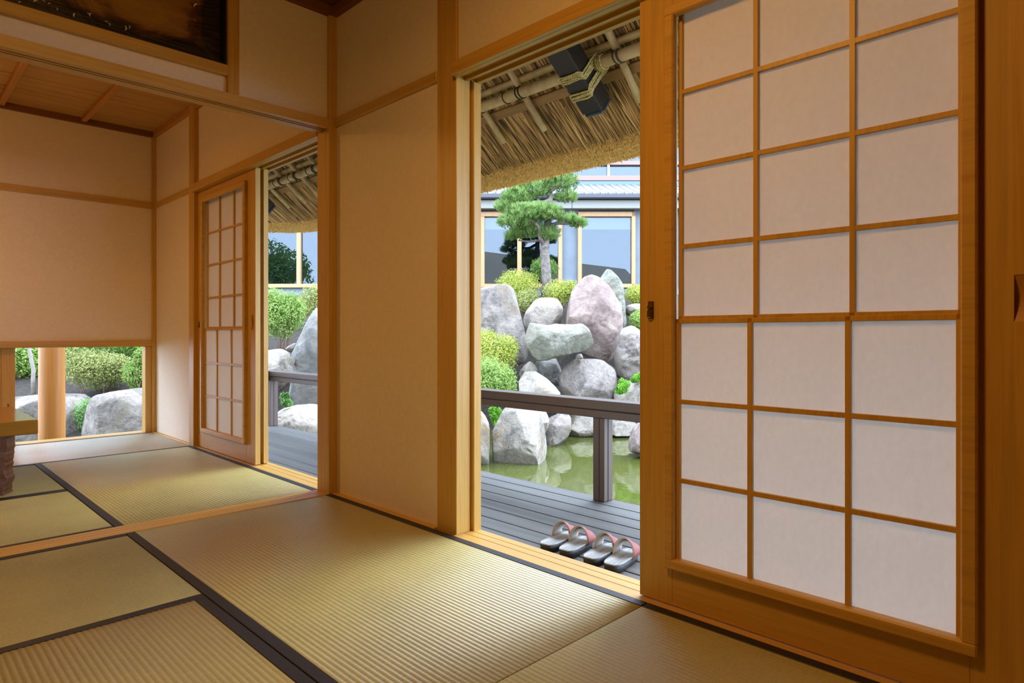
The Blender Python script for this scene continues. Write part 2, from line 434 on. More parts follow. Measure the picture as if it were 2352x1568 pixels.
c = copy_tree(sh, (0, 3.70, 0)); c['label'] = 'smaller looking paper sliding screen in the far room, beside the open far doorway'
# glazed outer door behind the far screen
g = thing('glass_door', 'glazed outer sliding door edge behind the far paper screen', 'sliding door', (1.72, 4.33, 0))
for a in (3.852, 4.75): MB().box(1.705, 1.735, a, a+.06, .004, 1.808, bev=.002).build('stile', hinoki('z'), g)
for a in (.004, 1.745): MB().box(1.705, 1.735, 3.912, 4.75, a, a+.063, bev=.002).build('rail', hinoki('y'), g)
MB().box(1.718, 1.722, 3.905, 4.755, .06, 1.75).build('pane', CLEAR_GLASS, g)

# ------------------------------------------------------------------ carved panel over the divider
t = thing('carved_panel', 'dark carved wood panel with pale shell inlays above the divider lintel', 'panel', (.06, 2.92, 1.932))
MB().box(-1.0, 1.122, 2.893, 3.0, 1.932, 1.978, bev=.003).build('frame_rail', hinoki('x'), t)
def board_material():
    m, tt, n, b = newmat('old_panel_board')
    v = mapped(tt, (1.2, 1, 9)); f = noise_tex(tt, v, 3.0, 6, .65, 1.5)
    big = noise_tex(tt, mapped(tt, (2.2, 1, 3.0)), 1.6, 4, .6, .8)
    geo = nd(tt, 'ShaderNodeTexCoord'); s = nd(tt, 'ShaderNodeSeparateXYZ'); tt.links.new(geo.outputs['Object'], s.inputs[0])
    # weathered rim along the lower edge and the right end (a fixed stain of the old board)
    z = nd(tt, 'ShaderNodeMath', operation='MULTIPLY_ADD'); z.inputs[1].default_value = -5.5; z.inputs[2].default_value = .78
    tt.links.new(s.outputs['Z'], z.inputs[0])
    x = nd(tt, 'ShaderNodeMath', operation='MULTIPLY_ADD'); x.inputs[1].default_value = 7.0; x.inputs[2].default_value = -6.75
    tt.links.new(s.outputs['X'], x.inputs[0])
    mxx = nd(tt, 'ShaderNodeMath', operation='MAXIMUM'); tt.links.new(z.outputs[0], mxx.inputs[0]); tt.links.new(x.outputs[0], mxx.inputs[1])
    clp = nd(tt, 'ShaderNodeClamp'); tt.links.new(mxx.outputs[0], clp.inputs[0])
    ad = nd(tt, 'ShaderNodeMath', operation='MULTIPLY_ADD'); ad.inputs[1].default_value = 1.1
    tt.links.new(big, ad.inputs[0]); tt.links.new(clp.outputs[0], ad.inputs[2])
    ad2 = nd(tt, 'ShaderNodeMath', operation='MULTIPLY_ADD'); ad2.inputs[1].default_value = .35
    tt.links.new(f, ad2.inputs[0]); tt.links.new(ad.outputs[0], ad2.inputs[2])
    c = ramp(tt, ad2.outputs[0], [(.55, (.42, .24, .055)), (.75, (.30, .15, .03)), (.86, (.09, .03, .008)), (1.0, (.012, .005, .003))])
    tt.links.new(c, b.inputs['Base Color']); b.inputs['Roughness'].default_value = .4
    bump(tt, b, ad2.outputs[0], .5, .02); return m
BOARD = board_material()
m = MB(); m.box(-1.0, 1.122, 2.965, 3.0, 1.978, 2.42); m.build('board', BOARD, t)
for x0, x1, z0, z1 in ((1.112, 1.1225, 1.978, 2.42), (-1.0, 1.112, 1.976, 1.992)):
    MB().box(x0, x1, 2.915, 2.967, z0, z1).build('inner_edge', plain('black_lacquer', (.006, .004, .004), .4), t)
SHELL = plain('pale_shell', (.86, .82, .78), .3)
def shell(u, v, s, a):
    d = FW+RT*((u-1176)/FPX)+UP*((V0-v)/FPX); k = 2.96/d.y
    c = Vector((0, 0, EYE))+d*k
    m = MB(); pts = []
    for i in range(7):
        q = a+(i/6-.5)*2.2; pts.append((c.x+s*math.cos(q), 2.961, c.z+s*math.sin(q)))
    m.tube(pts, [s*.05, s*.2, s*.3, s*.34, s*.3, s*.2, s*.05], 6); return m
for u, v, s, a in ((49, 9, .008, 2.6), (84, 7, .009, 2.2), (100, 5, .006, 1.2), (115, 11, .006, 2.0), (128, 21, .006, .5), (176, 37, .010, 2.9),
                   (203, 34, .006, 1.5), (212, 36, .009, 2.9), (243, 52, .006, 1.2), (248, 56, .007, .4), (283, 63, .011, .1), (294, 61, .007, 0), (268, 73, .011, -1.2), (453, 16, .012, 2.4)):
    shell(u, v, s, a).build('shell_inlay', SHELL, t)

# ------------------------------------------------------------------ low table
LACQ = wood('amber_lacquer', (.36, .185, .028), (.28, .135, .016), 'x', .16, .6, .02)
BARK = wood('bark_leg_wood', (.12, .045, .022), (.06, .02, .01), 'z', .35, .5, .3)
t = thing('low_table', 'thick topped low wooden table at the left edge', 'table', (-.1, 4.5, 0))
MB().box(-.95, .604, 3.975, 4.80, .292, .364, bev=.004).build('table_top', LACQ, t)
for px, py in ((.39, 4.25), (-.80, 4.25)):
    m = MB(); prof = []
    # slab leg with a wavy live edge
    K = 22
    rows = []
    for i in range(K+1):
        z = .002+.290*i/K
        w1 = .014*noise.noise(Vector((z*26, px*9, 1.3)))+.006*noise.noise(Vector((z*70, px*9, 4.3)))
        w2 = .014*noise.noise(Vector((z*24, px*9, 7.3)))
        x0, x1 = px-.10+w2, px+.125+w1
        ring = [(x0, 4.0, z), (x0+.01, 4.68, z), (x1, 4.68, z), (x1+.002, 4.075, z), (x1-.043+w1*.6, 4.005+w2*.5, z), (x0+.05, 3.995, z)]
        rows.append([m.bm.verts.new(p) for p in ring])
    for a, b in zip(rows[:-1], rows[1:]):
        for k in range(6): m.bm.faces.new((a[k], a[(k+1) % 6], b[(k+1) % 6], b[k]))
    m.bm.faces.new(rows[0][::-1]); m.bm.faces.new(rows[-1])
    bmesh.ops.recalc_face_normals(m.bm, faces=m.bm.faces[:])
    m.build('leg', BARK, t)

# ------------------------------------------------------------------ deck, railing, sandals
DZ = -.10
def deck_material():
    m, t, n, b = newmat('weathered_deck')
    f = noise_tex(t, mapped(t, (30, .9, 30)), 1.0, 5, .65, .2)
    g = noise_tex(t, mapped(t, (8.47, .15, 1)), 1.0, 1, .4)
    mx = nd(t, 'ShaderNodeMath', operation='MULTIPLY_ADD'); mx.inputs[1].default_value = .6
    t.links.new(g, mx.inputs[0]); t.links.new(f, mx.inputs[2])
    c = ramp(t, mx.outputs[0], [(.5, (.028, .029, .030)), (.75, (.056, .057, .058)), (1.0, (.09, .091, .092))])
    t.links.new(c, b.inputs['Base Color']); b.inputs['Roughness'].default_value = .5
    bump(t, b, f, .25, .004); return m
DECK = deck_material()
m = MB(); pitch = .1183; x = 2.845
while x > 1.70:
    m.box(max(1.70, x-pitch+.005), x, -1.6, 6.30, DZ-.03, DZ, bev=.003); x -= pitch
struct('deck', m, DECK, 'grey weathered board deck between the doorways and the pond', 'deck')
DSUP = plain('deck_frame', (.05, .04, .035), .7)
m = MB(); m.box(1.70, 2.80, -1.6, 6.28, DZ-.16, DZ-.033)
struct('deck_frame', m, DSUP, 'dark frame under the deck', 'deck frame')
NAIL = plain('dark_nail', (.03, .03, .03), .5)
RAILW = {a: wood('railing_wood', (.085, .055, .045), (.060, .038, .031), a, .42, .8, .05) for a in 'xyz'}
t = thing('deck_railing', 'low dark brown railing along the outer edge of the deck', 'railing', (2.80, 3.0, DZ))
def rail_post(y):
    m = MB(); x0, x1 = 2.764, 2.842
    m.box(x0, x1, y, y+.075, DZ, .345, bev=.003)
    o = m.build('post', RAILW['z'], t)
    m = MB(); m.box(x0-.002, x1+.002, y+.030, y+.034, DZ, .345)
    m.box(x0+.034, x0+.038, y-.002, y+.077, DZ, .345); m.build('groove_line', plain('groove_dark', (.02, .013, .012), .6), o)
for y in (2.078, 6.095, 4.09, .06): rail_post(y)
m = MB(); m.box(2.745, 2.860, -1.6, 6.20, .391, .440, bev=.003); m.box(2.752, 2.853, -1.6, 6.193, .346, .388, bev=.003)
m.box(2.05, 2.745, 6.085, 6.20, .391, .440, bev=.003); m.box(2.05, 2.752, 6.092, 6.193, .346, .388, bev=.003)
m.build('rail', RAILW['y'], t)
m = MB(); m.box(2.757, 2.848, -1.6, 6.188, .386, .393); m.build('rail_gap', plain('groove_dark', (.02, .013, .012), .6), t)

SOLE_D = plain('sandal_black_rubber', (.018, .018, .022), .5, nscale=160, namt=.5, bstr=.5)
def footbed_material():
    m, tt, n, b = newmat('silver_footbed')
    f = noise_tex(tt, mapped(tt, (5, 70, 20)), 1.0, 3, .6)
    c = ramp(tt, f, [(.38, (.20, .22, .24)), (.6, (.42, .44, .46))])
    tt.links.new(c, b.inputs['Base Color']); b.inputs['Roughness'].default_value = .35; return m
FOOTBED = footbed_material()
LINING = plain('strap_lining', (.52, .47, .42), .45)
def strap_material():
    m, tt, n, b = newmat('red_patterned_strap')
    w = nd(tt, 'ShaderNodeTexWave'); w.inputs['Scale'].default_value = 60; w.inputs['Distortion'].default_value = 3
    tt.links.new(mapped(tt, (1, 1, 1)), w.inputs['Vector'])
    c = ramp(tt, w.outputs[0], [(.3, (.20, .035, .035)), (.7, (.33, .10, .09))])
    tt.links.new(c, b.inputs['Base Color']); b.inputs['Roughness'].default_value = .5; return m
STRAP = strap_material()
def sandal():
    t = thing('sandal', '', 'sandal', (2.07, 0, DZ), 'sandals lined up on the deck')
    L, Wd = .245, .079
    def outline(sc, n=40):
        pts = []
        for i in range(n):
            a = 2*math.pi*i/n; ca, sa = math.cos(a), math.sin(a)
            e = .62 if ca < 0 else .75
            px = (abs(ca)**e)*(1 if ca > 0 else -1)*L/2
            wy = Wd/2*(1-.06*math.cos(a+.3)) if ca < 0 else Wd/2*(1.05)
            py = (abs(sa)**.62)*(1 if sa > 0 else -1)*wy
            pts.append((2.07+px*sc, py*sc))
        return pts
    def slab(z0f, z1f, sc0, sc1):
        m = MB(); o0, o1 = outline(sc0), outline(sc1)
        a = [m.bm.verts.new((x, y, z0f(x))) for x, y in o0]; b = [m.bm.verts.new((x, y, z1f(x))) for x, y in o1]
        for i in range(len(a)): m.bm.faces.new((a[i], a[(i+1) % len(a)], b[(i+1) % len(a)], b[i])).smooth = True
        m.bm.faces.new(a[::-1]); m.bm.faces.new(b); return m
    # wedge sole: thicker at the heel (towards the house)
    top = lambda x: DZ+.032-.010*(x-1.95)/.245
    slab(lambda x: DZ+.001, top, .95, 1.0).build('sole', SOLE_D, t)
    slab(top, lambda x: top(x)+.004, .99, .97).build('footbed', FOOTBED, t)
    # broad instep strap open at both ends
    nI, nJ = 18, 6
    m = MB(); grid = []
    for th in (0, .0035):
        g = []
        for i in range(nI+1):
            a = math.pi*i/nI; row = []
            for j in range(nJ+1):
                f = j/nJ
                lean = .012*math.sin(a)
                x = 2.082+.088*f+lean*(1 if f < .5 else -.6)*(1-abs(2*f-1)*.2)
                y = -math.cos(a)*(Wd/2+.001+th)
                hgt = (.072-.034*f)+th
                z = top(2.1)-.004+(abs(math.sin(a))**.8)*hgt
                row.append(m.bm.verts.new((x, y, z)))
            g.append(row)
        grid.append(g)
    def skin(g): return [m.bm.faces.new((g[i][j], g[i+1][j], g[i+1][j+1], g[i][j+1])) for i in range(nI) for j in range(nJ)]
    fi = skin(grid[0]); fo = skin(grid[1])
    for f in fi: f.smooth = True; f.material_index = 1
    for f in fo: f.smooth = True
    for i in range(nI):
        for j in (0, nJ): m.bm.faces.new((grid[0][i][j], grid[0][i+1][j], grid[1][i+1][j], grid[1][i][j])).material_index = 1
    for i in (0, nI):
        for j in range(nJ): m.bm.faces.new((grid[0][i][j], grid[0][i][j+1], grid[1][i][j+1], grid[1][i][j]))
    bmesh.ops.recalc_face_normals(m.bm, faces=m.bm.faces[:])
    m.build('strap', [STRAP, LINING], t)
    return t
s0 = sandal()
labs = ['red strapped sandal farthest from the paper screen, first of the row of four', 'second red strapped sandal of the row, counted from the broad post',
        'third red strapped sandal of the row, counted from the broad post', 'red strapped sandal half hidden behind the paper screen, last of the row']
for i, y in enumerate((1.775, 1.680, 1.553, 1.459)):
    o = s0 if i == 0 else copy_tree(s0, (0, 0, 0))
    o['label'] = labs[i]
for i, (o, y) in enumerate(zip([x for x in COL.objects if x.name.startswith('sandal')], (1.781, 1.684, 1.555, 1.459))):
    o.location.y = y+.012; o.rotation_euler.z = R_((12, 15, 12, 14)[i])

# ------------------------------------------------------------------ thatched eave
SLP = .78
def S(x, y, off=0.0):
    """point of the sloping under side of the thatch; off is measured down from it"""
    nn = Vector((-SLP, 0, -1)).normalized()
    return Vector((x, y, 1.894+SLP*(3.0-x)))+nn*off
YC = 6.72
REED = wood('thatch_reed', (.34, .215, .10), (.17, .10, .045), 'x', .7, 1.2, .1)
def reed_material(name, stops, sc):
    m, tt, n, b = newmat(name)
    f = noise_tex(tt, mapped(tt, sc), 1.0, 2, .6)
    c = ramp(tt, f, stops); tt.links.new(c, b.inputs['Base Color']); b.inputs['Roughness'].default_value = .7; return m
REED = reed_material('thatch_reed', [(.34, (.05, .028, .012)), (.5, (.46, .25, .09)), (.66, (.86, .56, .25))], (3, 70, 3))
STUB = reed_material('cut_thatch_ends', [(.3, (.44, .24, .07)), (.5, (.92, .59, .22)), (.72, (.97, .75, .37))], (60, 60, 60))
OUTER = reed_material('outer_thatch', [(.3, (.14, .11, .08)), (.6, (.30, .24, .17))], (20, 20, 20))
BAMBOO = reed_material('smoked_bamboo', [(.3, (.46, .30, .16)), (.6, (.72, .52, .29))], (9, 9, 9))
DARKB = wood('black_stained_rafter', (.026, .019, .016), (.014, .010, .008), 'x', .45)
CAP = plain('blue_grey_metal', (.055, .075, .11), .4, .5)
ROPE = reed_material('straw_rope', [(.3, (.22, .16, .05)), (.6, (.72, .58, .25))], (120, 120, 120))
HIRO = wood('eave_batten_board', (.40, .22, .085), (.22, .10, .03), 'y', .6, .5)
roof = thing('thatched_roof', 'thick thatched eave with bamboo poles and black rafters above the deck', 'thatched roof', (3.0, 3.0, 1.9))
# body of the thatch: under side, cut edge and weathered outer slope
m = MB()
EX0, EX1, EZ0, EZ1 = 3.0, 3.35, 1.894, 1.885
def sweep(profile, mat_idx):
    """profile (x, z) is swept along y to the hip, then turned along the far side of the house"""
    pass
yn = -9.0
bm = m.bm
def corner_ring(x, z, n=9):
    """a line of the eave at distance x-1.7 from the wall: straight along y, then round the corner, then back along -x"""
    d = x-1.0; pts = [Vector((x, yn, z))]
    r = max(.02, .55*(d/2.35)); e_ = 3.35-x
    if e_ > .35: e_ = .35+(e_-.35)*.5          # the far side overhangs less than the deck side
    cx, cy = x-r, (YC-e_)-r
    ye = min(YC-.9, cy-.02)
    for k in range(24): pts.append(Vector((x, yn+(ye-yn)*(k+1)/25, z)))
    for k in range(n+1):
        a = math.pi/2*k/n; pts.append(Vector((cx+r*math.cos(a), cy+r*math.sin(a), z)))
    for k in range(4): pts.append(Vector((cx-(cx+4.6)*(k+1)/4, cy+r, z)))
    return pts
prof = [(1.70, 2.74, 0), (2.25, 1.894+SLP*.75+.012, 0), (EX0, EZ0+.012, 0), (3.12, 1.880, 1), (3.24, 1.874, 1), (EX1, EZ1, 1), (3.47, 1.96, 2), (3.40, 2.10, 2), (2.9, 2.42, 2), (2.0, 3.02, 2), (1.2, 3.75, 2), (.3, 4.6, 2)]
rows = [[bm.verts.new(p) for p in corner_ring(x, z)] for x, z, q in prof]
for a, b, (x, z, q) in zip(rows[:-1], rows[1:], prof[1:]):
    for k in range(len(a)-1):
        f = bm.faces.new((a[k], a[k+1], b[k+1], b[k])); f.smooth = True; f.material_index = q
# plain far slope so that the roof is closed above the house
top = rows[-1]
e = [bm.verts.new((-3.9, yn, 2.0)), bm.verts.new((-4.6, 5.6, 2.0))]
bm.faces.new((top[0], e[0], e[1], top[-1])).material_index = 2
bm.faces.new(list(reversed(top)))
bmesh.ops.recalc_face_normals(bm, faces=bm.faces[:])
m.build('thatch_body', [REED, STUB, OUTER], roof)
# reeds of the under side
rnd = random.Random(3)
m = MB()
def strand(m, a, b, w):
    d = (b-a).normalized(); s = d.cross(Vector((0, 0, 1)));
    if s.length < 1e-4: s = Vector((1, 0, 0))
    s.normalize(); q = d.cross(s)
    A = [m.bm.verts.new(a+s*w*math.cos(t_)+q*w*math.sin(t_)) for t_ in (0, 2.09, 4.19)]
    B = [m.bm.verts.new(b+s*w*math.cos(t_)+q*w*math.sin(t_)) for t_ in (0, 2.09, 4.19)]
    for k in range(3): m.bm.faces.new((A[k], A[(k+1) % 3], B[(k+1) % 3], B[k]))
    m.bm.faces.new(A[::-1]); m.bm.faces.new(B)
for i in range(3600):
    y = rnd.uniform(.9, 6.35); x1 = rnd.uniform(2.93, 3.01); x0 = rnd.choice((2.05, 2.3, 2.45, 2.72, 2.75))+rnd.uniform(-.05, .05)
    j = rnd.gauss(0, .025); o = rnd.uniform(-.004, .012)
    strand(m, S(x0, y, o), S(x1, y+j, rnd.uniform(-.004, .010)), rnd.uniform(.0016, .0038))
m.build('reed_layer', REED, roof)
# cut ends of the straw along the edge
m = MB()
ring_in = corner_ring(EX0, EZ0); ring_out = corner_ring(EX1, EZ1)
segs = [(k, (ring_out[k+1]-ring_out[k]).length) for k in range(len(ring_out)-1) if ring_out[k].y > .8 and ring_out[k+1].x > 1.4]
tot = sum(l for k, l in segs)
for k, l in segs:
    for i in range(int(30000*l/tot)):
        f, g = rnd.random(), rnd.random()
        a = ring_in[k].lerp(ring_in[k+1], f); b = ring_out[k].lerp(ring_out[k+1], f)
        p = a.lerp(b, g); p.z -= .012*math.sin(math.pi*g)+rnd.uniform(-.008, .004)
        out = (b-a).normalized()
        d = (out*rnd.uniform(-.2, .9)+Vector((rnd.gauss(0, .35), rnd.gauss(0, .35), -.8))).normalized()
        strand(m, p-d*.010, p+d*rnd.uniform(.005, .018), rnd.uniform(.0012, .0026))
m.build('cut_edge', STUB, roof)
m = MB()
c0, c1 = S(2.705, 2.7, .012), S(2.705, 2.7, .012)
ax = (S(3, 0)-S(2.5, 0)).normalized(); nz = Vector((-SLP, 0, -1)).normalized()
m.obox(S(2.702, 2.4, .012), ax, Vector((0, 1, 0)), nz, .055, 8.0, .018, .003); m.build('batten_board', HIRO, roof)
def pole(nm, pts, r, nodes, n=14):
    """bamboo with raised rings at its nodes"""
    a, b = Vector(pts[0]), Vector(pts[1]); L = (b-a).length; q, rr = [], []
    k = max(1, int(L/nodes)); 
    for i in range(k+1):
        for o, s in ((-.012, 1), (-.004, 1.09), (.004, 1.09), (.012, 1)):
            f = (i*nodes+o+.1)/L
            if 0 < f < 1: q.append(a.lerp(b, f)); rr.append(r*s)
    q = [a]+q+[b]; rr = [r]+rr+[r]
    m = MB(); m.tube(q, rr, n); return m.build(nm, BAMBOO, roof)
pole('bamboo_pole', (S(2.577, -1.5, .022), S(2.577, 6.25, .022)), .019, .42)
pole('bamboo_pole', (S(2.610, -1.5, .088), S(2.610, 6.25, .088)), .030, .36)
def slat(y, dy, x1): pole('bamboo_slat', (S(2.2, y-dy, .056), S(x1, y+dy*.3, .052)), .019, .30, 10)
for y, x1 in ((1.21, 2.85), (1.54, 2.85), (1.86, 2.83), (2.52, 2.83), (2.86, 2.83), (3.2, 2.83), (3.53, 2.83), (3.86, 2.83), (4.5, 2.83), (4.83, 2.83), (5.15, 2.82), (5.43, 2.83), (5.75, 2.83)): slat(y, .05, x1)
m = MB()
def coil(m, c, axis, r, turns, w, th):
    """rope wound round an axis"""
    a = Vector(axis).normalized(); u = a.cross(Vector((0, 0, 1)));
    if u.length < .1: u = a.cross(Vector((1, 0, 0)))
    u.normalize(); v = a.cross(u); pts = []
    n = int(turns*14)
    for i in range(n+1):
        f = i/n; t_ = 2*math.pi*turns*f; pts.append(Vector(c)+a*(f-.5)*w+(u*math.cos(t_)+v*math.sin(t_))*r)
    m.tube(pts, th, 6)
def rafter(y, k):
    x0, x1 = 1.75, 2.745
    w, h, off = .125, .115, .165
    c = S((x0+x1)/2, y, off); L = (S(x1, y)-S(x0, y)).length
    m = MB(); m.obox(c, ax, Vector((0, 1, 0)), nz, L, w, h, .006); r = m.build('rafter', DARKB, roof)
    # chamfered metal end plate
    m = MB(); e = S(x1, y, off)
    m.obox(e+ax*.012, ax, Vector((0, 1, 0)), nz, .028, w*.94, h*.94, .010); m.build('end_plate', CAP, r)
    # rope lashing of two four-strand bands over the under side and up round the pole
    m = MB(); py = Vector((0, 1, 0))
    for band in (-.050, .055):
        for s_ in range(4):
            o = band+(s_-1.5)*.011
            cc = S(2.615, y, 0)+ax*o
            hw = w/2+.007; zt, zb = .060, off+h/2+.006
            pts = []
            for (yy, dd) in ((-hw-.012, zt), (-hw, off-h/2), (-hw, zb-.012), (-hw+.012, zb), (-.03, zb+.003), (.03, zb+.003), (hw-.012, zb), (hw, zb-.012), (hw, off-h/2), (hw+.012, zt)):
                wob = rnd.uniform(-.003, .003)
                pts.append(cc+py*yy+nz*dd+ax*wob+ax*(-band*.35 if abs(yy) >= hw else 0))
            m.tube(pts, .0058, 6)
    for sd in (-1, 1): coil(m, S(2.610, y+sd*(w/2+.035), .088), (0, 1, 0), .036, 3.2, .038, .0055)
    m.build('rope_lashing', ROPE, roof)
for k, y in enumerate((2.035, 4.0, 5.87, .12)): rafter(y, k)
for y in (1.86, 2.52, 2.86, 3.2, 3.53, 4.83, 5.15, 5.43, 5.75):
    m = MB(); coil(m, S(2.610, y-.02, .088), (0, 1, .0), .0325, 2.2, .05, .0045)
    coil(m, S(2.610, y+.09, .088), (0, 1, .0), .0318, 1.1, .02, .003)
    m.build('cord_lashing', plain('dark_palm_cord', (.05, .035, .022), .8), roof)

# round column at the far side of the house
def log_material():
    return wood('round_log', (.56, .24, .06), (.45, .165, .035), 'z', .45, .8)
m = MB(); c = Vector((1.113, 6.7, 0))
m.tube([(c.x, c.y, z) for z in (-1.0, 0, .5, 1.2, 2.6)], [.098, .097, .095, .093, .09], 40)
o = m.build('round_column', log_material()); tag(o, 'round peeled log column outside the low window', 'column')
# outer walls and eave soffit of the far side keep the daylight out of the roof space
m = MB(); m.box(XL-.1, WO, YB-.1, 5.9, 2.5, 2.56); struct('roof_boarding', m, CEIL_NEAR, 'boarding above the ceilings', 'roof boarding')

# ------------------------------------------------------------------ garden: ground, pond
WZ = -.70
def lerp(a, b, f): return a+(b-a)*f
def interp(tab, x):
    if x <= tab[0][0]: return tab[0][1]
    for (a, p), (b, q) in zip(tab[:-1], tab[1:]):
        if x <= b: return lerp(p, q, (x-a)/(b-a))
    return tab[-1][1]
# ground height along the distance, for three stretches of the bank
H_BACK = [(6.0, -.95), (7.2, -.55), (7.9, -.30), (8.4, -.08), (9.0, .15), (10, .45), (12, .9), (16, 1.1)]
H_FAR = [(5.5, -1.0), (6.6, -.75), (7.4, -.35), (8.2, .25), (8.7, .48), (9.4, .62), (11, 1.1), (13, 1.55), (17, 1.75)]
H_NEAR = [(5.0, -1.25), (9.6, -1.2), (10.2, -.72), (10.9, .15), (11.5, .75), (12.3, 1.2), (13.2, 1.55), (15, 1.72), (17, 1.75)]
def ground_h(u, d):
    a, b, c = interp(H_BACK, d), interp(H_FAR, d), interp(H_NEAR, d)
    if u < 340: return a
    if u < 610: return lerp(a, b, (u-340)/270)
    if u < 745: return b
    if u < 1060: return lerp(b, c, (u-745)/315)
    return c
def soil_material():
    m, t, n, b = newmat('garden_soil')
    f = noise_tex(t, mapped(t, (1, 1, 1)), 22, 6, .7)
    c = ramp(t, f, [(.35, (.012, .009, .007)), (.55, (.030, .022, .016)), (.75, (.065, .052, .04))])
    t.links.new(c, b.inputs['Base Color']); b.inputs['Roughness'].default_value = .95
    bump(t, b, f, .8, .03); return m
m = MB(); NU, ND = 90, 60; g = []
for i in range(NU+1):
    u = -900+4600*i/NU; row = []
    for j in range(ND+1):
        d = 5.6+11.4*j/ND
        p = P(u, V0, d); z = ground_h(u, d)+.05*noise.fractal(Vector((p.x, p.y, 0))*1.3, 1, 2, 4)
        row.append(m.bm.verts.new((p.x, p.y, z)))
    g.append(row)
for i in range(NU):
    for j in range(ND): m.bm.faces.new((g[i][j], g[i][j+1], g[i+1][j+1], g[i+1][j])).smooth = True
bmesh.ops.recalc_face_normals(m.bm, faces=m.bm.faces[:])
struct('garden_ground', m, soil_material(), 'dark planted bank rising behind the pond', 'ground')
m = MB(); m.box(-14, 26, -16, 26, -1.5, -1.35)
struct('pond_bed', m, plain('pond_bed_mud', (.10, .10, .04), .9), 'muddy bed under the pond water', 'ground')
def water_material():
    m, t, n, b = newmat('green_pond_water')
    b.inputs['Base Color'].default_value = (.062, .072, .015, 1); b.inputs['Roughness'].default_value = .035
    b.inputs['IOR'].default_value = 1.4; b.inputs['Specular IOR Level'].default_value = .75
    f = noise_tex(t, mapped(t, (1, 1, 1)), 3.2, 2, .5, .4)
    bump(t, b, f, .045, .05); return m
m = MB(); m.quad((1.2, -9, WZ), (17, -9, WZ), (17, 17, WZ), (1.2, 17, WZ))
struct('pond_water', m, water_material(), 'green pond water below the deck', 'water')

# ------------------------------------------------------------------ rocks
def rock_material(name, dark, mid, light_, stain=None, sc=3.0, vein=.5):
    m, t, n, b = newmat(name)
    dark = tuple(.82*q for q in dark); mid = tuple(1.08*q for q in mid); light_ = tuple(1.22*q for q in light_)
    v = mapped(t, (1, 1, 1))
    f = noise_tex(t, v, sc, 8, .68, .6); h = noise_tex(t, v, sc*6, 6, .7)
    w = nd(t, 'ShaderNodeTexVoronoi'); w.feature = 'DISTANCE_TO_EDGE'; w.inputs['Scale'].default_value = sc*1.6
    wv = nd(t, 'ShaderNodeMixRGB'); wv.inputs[0].default_value = .35
    nv = nd(t, 'ShaderNodeTexNoise'); nv.inputs['Scale'].default_value = sc*2; nv.inputs['Detail'].default_value = 5
    t.links.new(v, nv.inputs['Vector']); t.links.new(v, wv.inputs[1]); t.links.new(nv.outputs['Color'], wv.inputs[2]); t.links.new(wv.outputs[0], w.inputs['Vector'])
    cr = ramp(t, w.outputs['Distance'], [(.0, (.55, .55, .55)), (.035, (1, 1, 1))])
    mx = nd(t, 'ShaderNodeMath', operation='MULTIPLY_ADD'); mx.inputs[1].default_value = .45
    t.links.new(h, mx.inputs[0]); t.links.new(f, mx.inputs[2])
    c = ramp(t, mx.outputs[0], [(.54, dark), (.70, mid), (.86, light_)])
    if stain:
        s = noise_tex(t, v, sc*.7, 4, .6); sf = ramp(t, s, [(.52, (0, 0, 0)), (.68, (1, 1, 1))])
        k = nd(t, 'ShaderNodeMixRGB'); k.inputs[2].default_value = (*stain, 1); t.links.new(sf, k.inputs[0]); t.links.new(c, k.inputs[1]); c = k.outputs[0]
    ml = nd(t, 'ShaderNodeMixRGB'); ml.blend_type = 'MULTIPLY'; ml.inputs[0].default_value = vein
    t.links.new(c, ml.inputs[1]); t.links.new(cr, ml.inputs[2]); t.links.new(ml.outputs[0], b.inputs['Base Color'])
    b.inputs['Roughness'].default_value = .85
    bump(t, b, mx.outputs[0], .8, .07); return m
RK_WHITE = rock_material('white_rock', (0.226, 0.200, 0.177), (0.316, 0.280, 0.241), (0.369, 0.323, 0.275), (0.278, 0.224, 0.161))
RK_GREY = rock_material('grey_rock', (0.103, 0.093, 0.087), (0.173, 0.150, 0.136), (0.236, 0.206, 0.179), (0.180, 0.140, 0.104), 3.5)
RK_PURP = rock_material('purple_rock', (0.133, 0.093, 0.085), (0.197, 0.145, 0.128), (0.260, 0.201, 0.174), (0.164, 0.115, 0.107), 2.2, .35)
RK_GREEN = rock_material('pale_green_rock', (0.132, 0.138, 0.114), (0.190, 0.191, 0.157), (0.255, 0.240, 0.201), (0.214, 0.172, 0.120), 2.6, .5)
RK_BLUE = rock_material('blue_grey_rock', (0.114, 0.118, 0.117), (0.158, 0.160, 0.155), (0.228, 0.215, 0.199), (0.208, 0.179, 0.146), 2.0, .3)
RK_TAN = rock_material('speckled_tan_rock', (0.135, 0.127, 0.119), (0.231, 0.205, 0.175), (0.302, 0.266, 0.221), (0.231, 0.154, 0.080), 4.0, .5)
RK_PINK = rock_material('pink_rock', (0.145, 0.105, 0.097), (0.200, 0.148, 0.136), (0.250, 0.197, 0.174), None, 4)
RK_FINE = rock_material('banded_grey_rock', (0.105, 0.099, 0.090), (0.202, 0.178, 0.158), (0.289, 0.257, 0.227), (0.172, 0.150, 0.106), 4.5, .5)
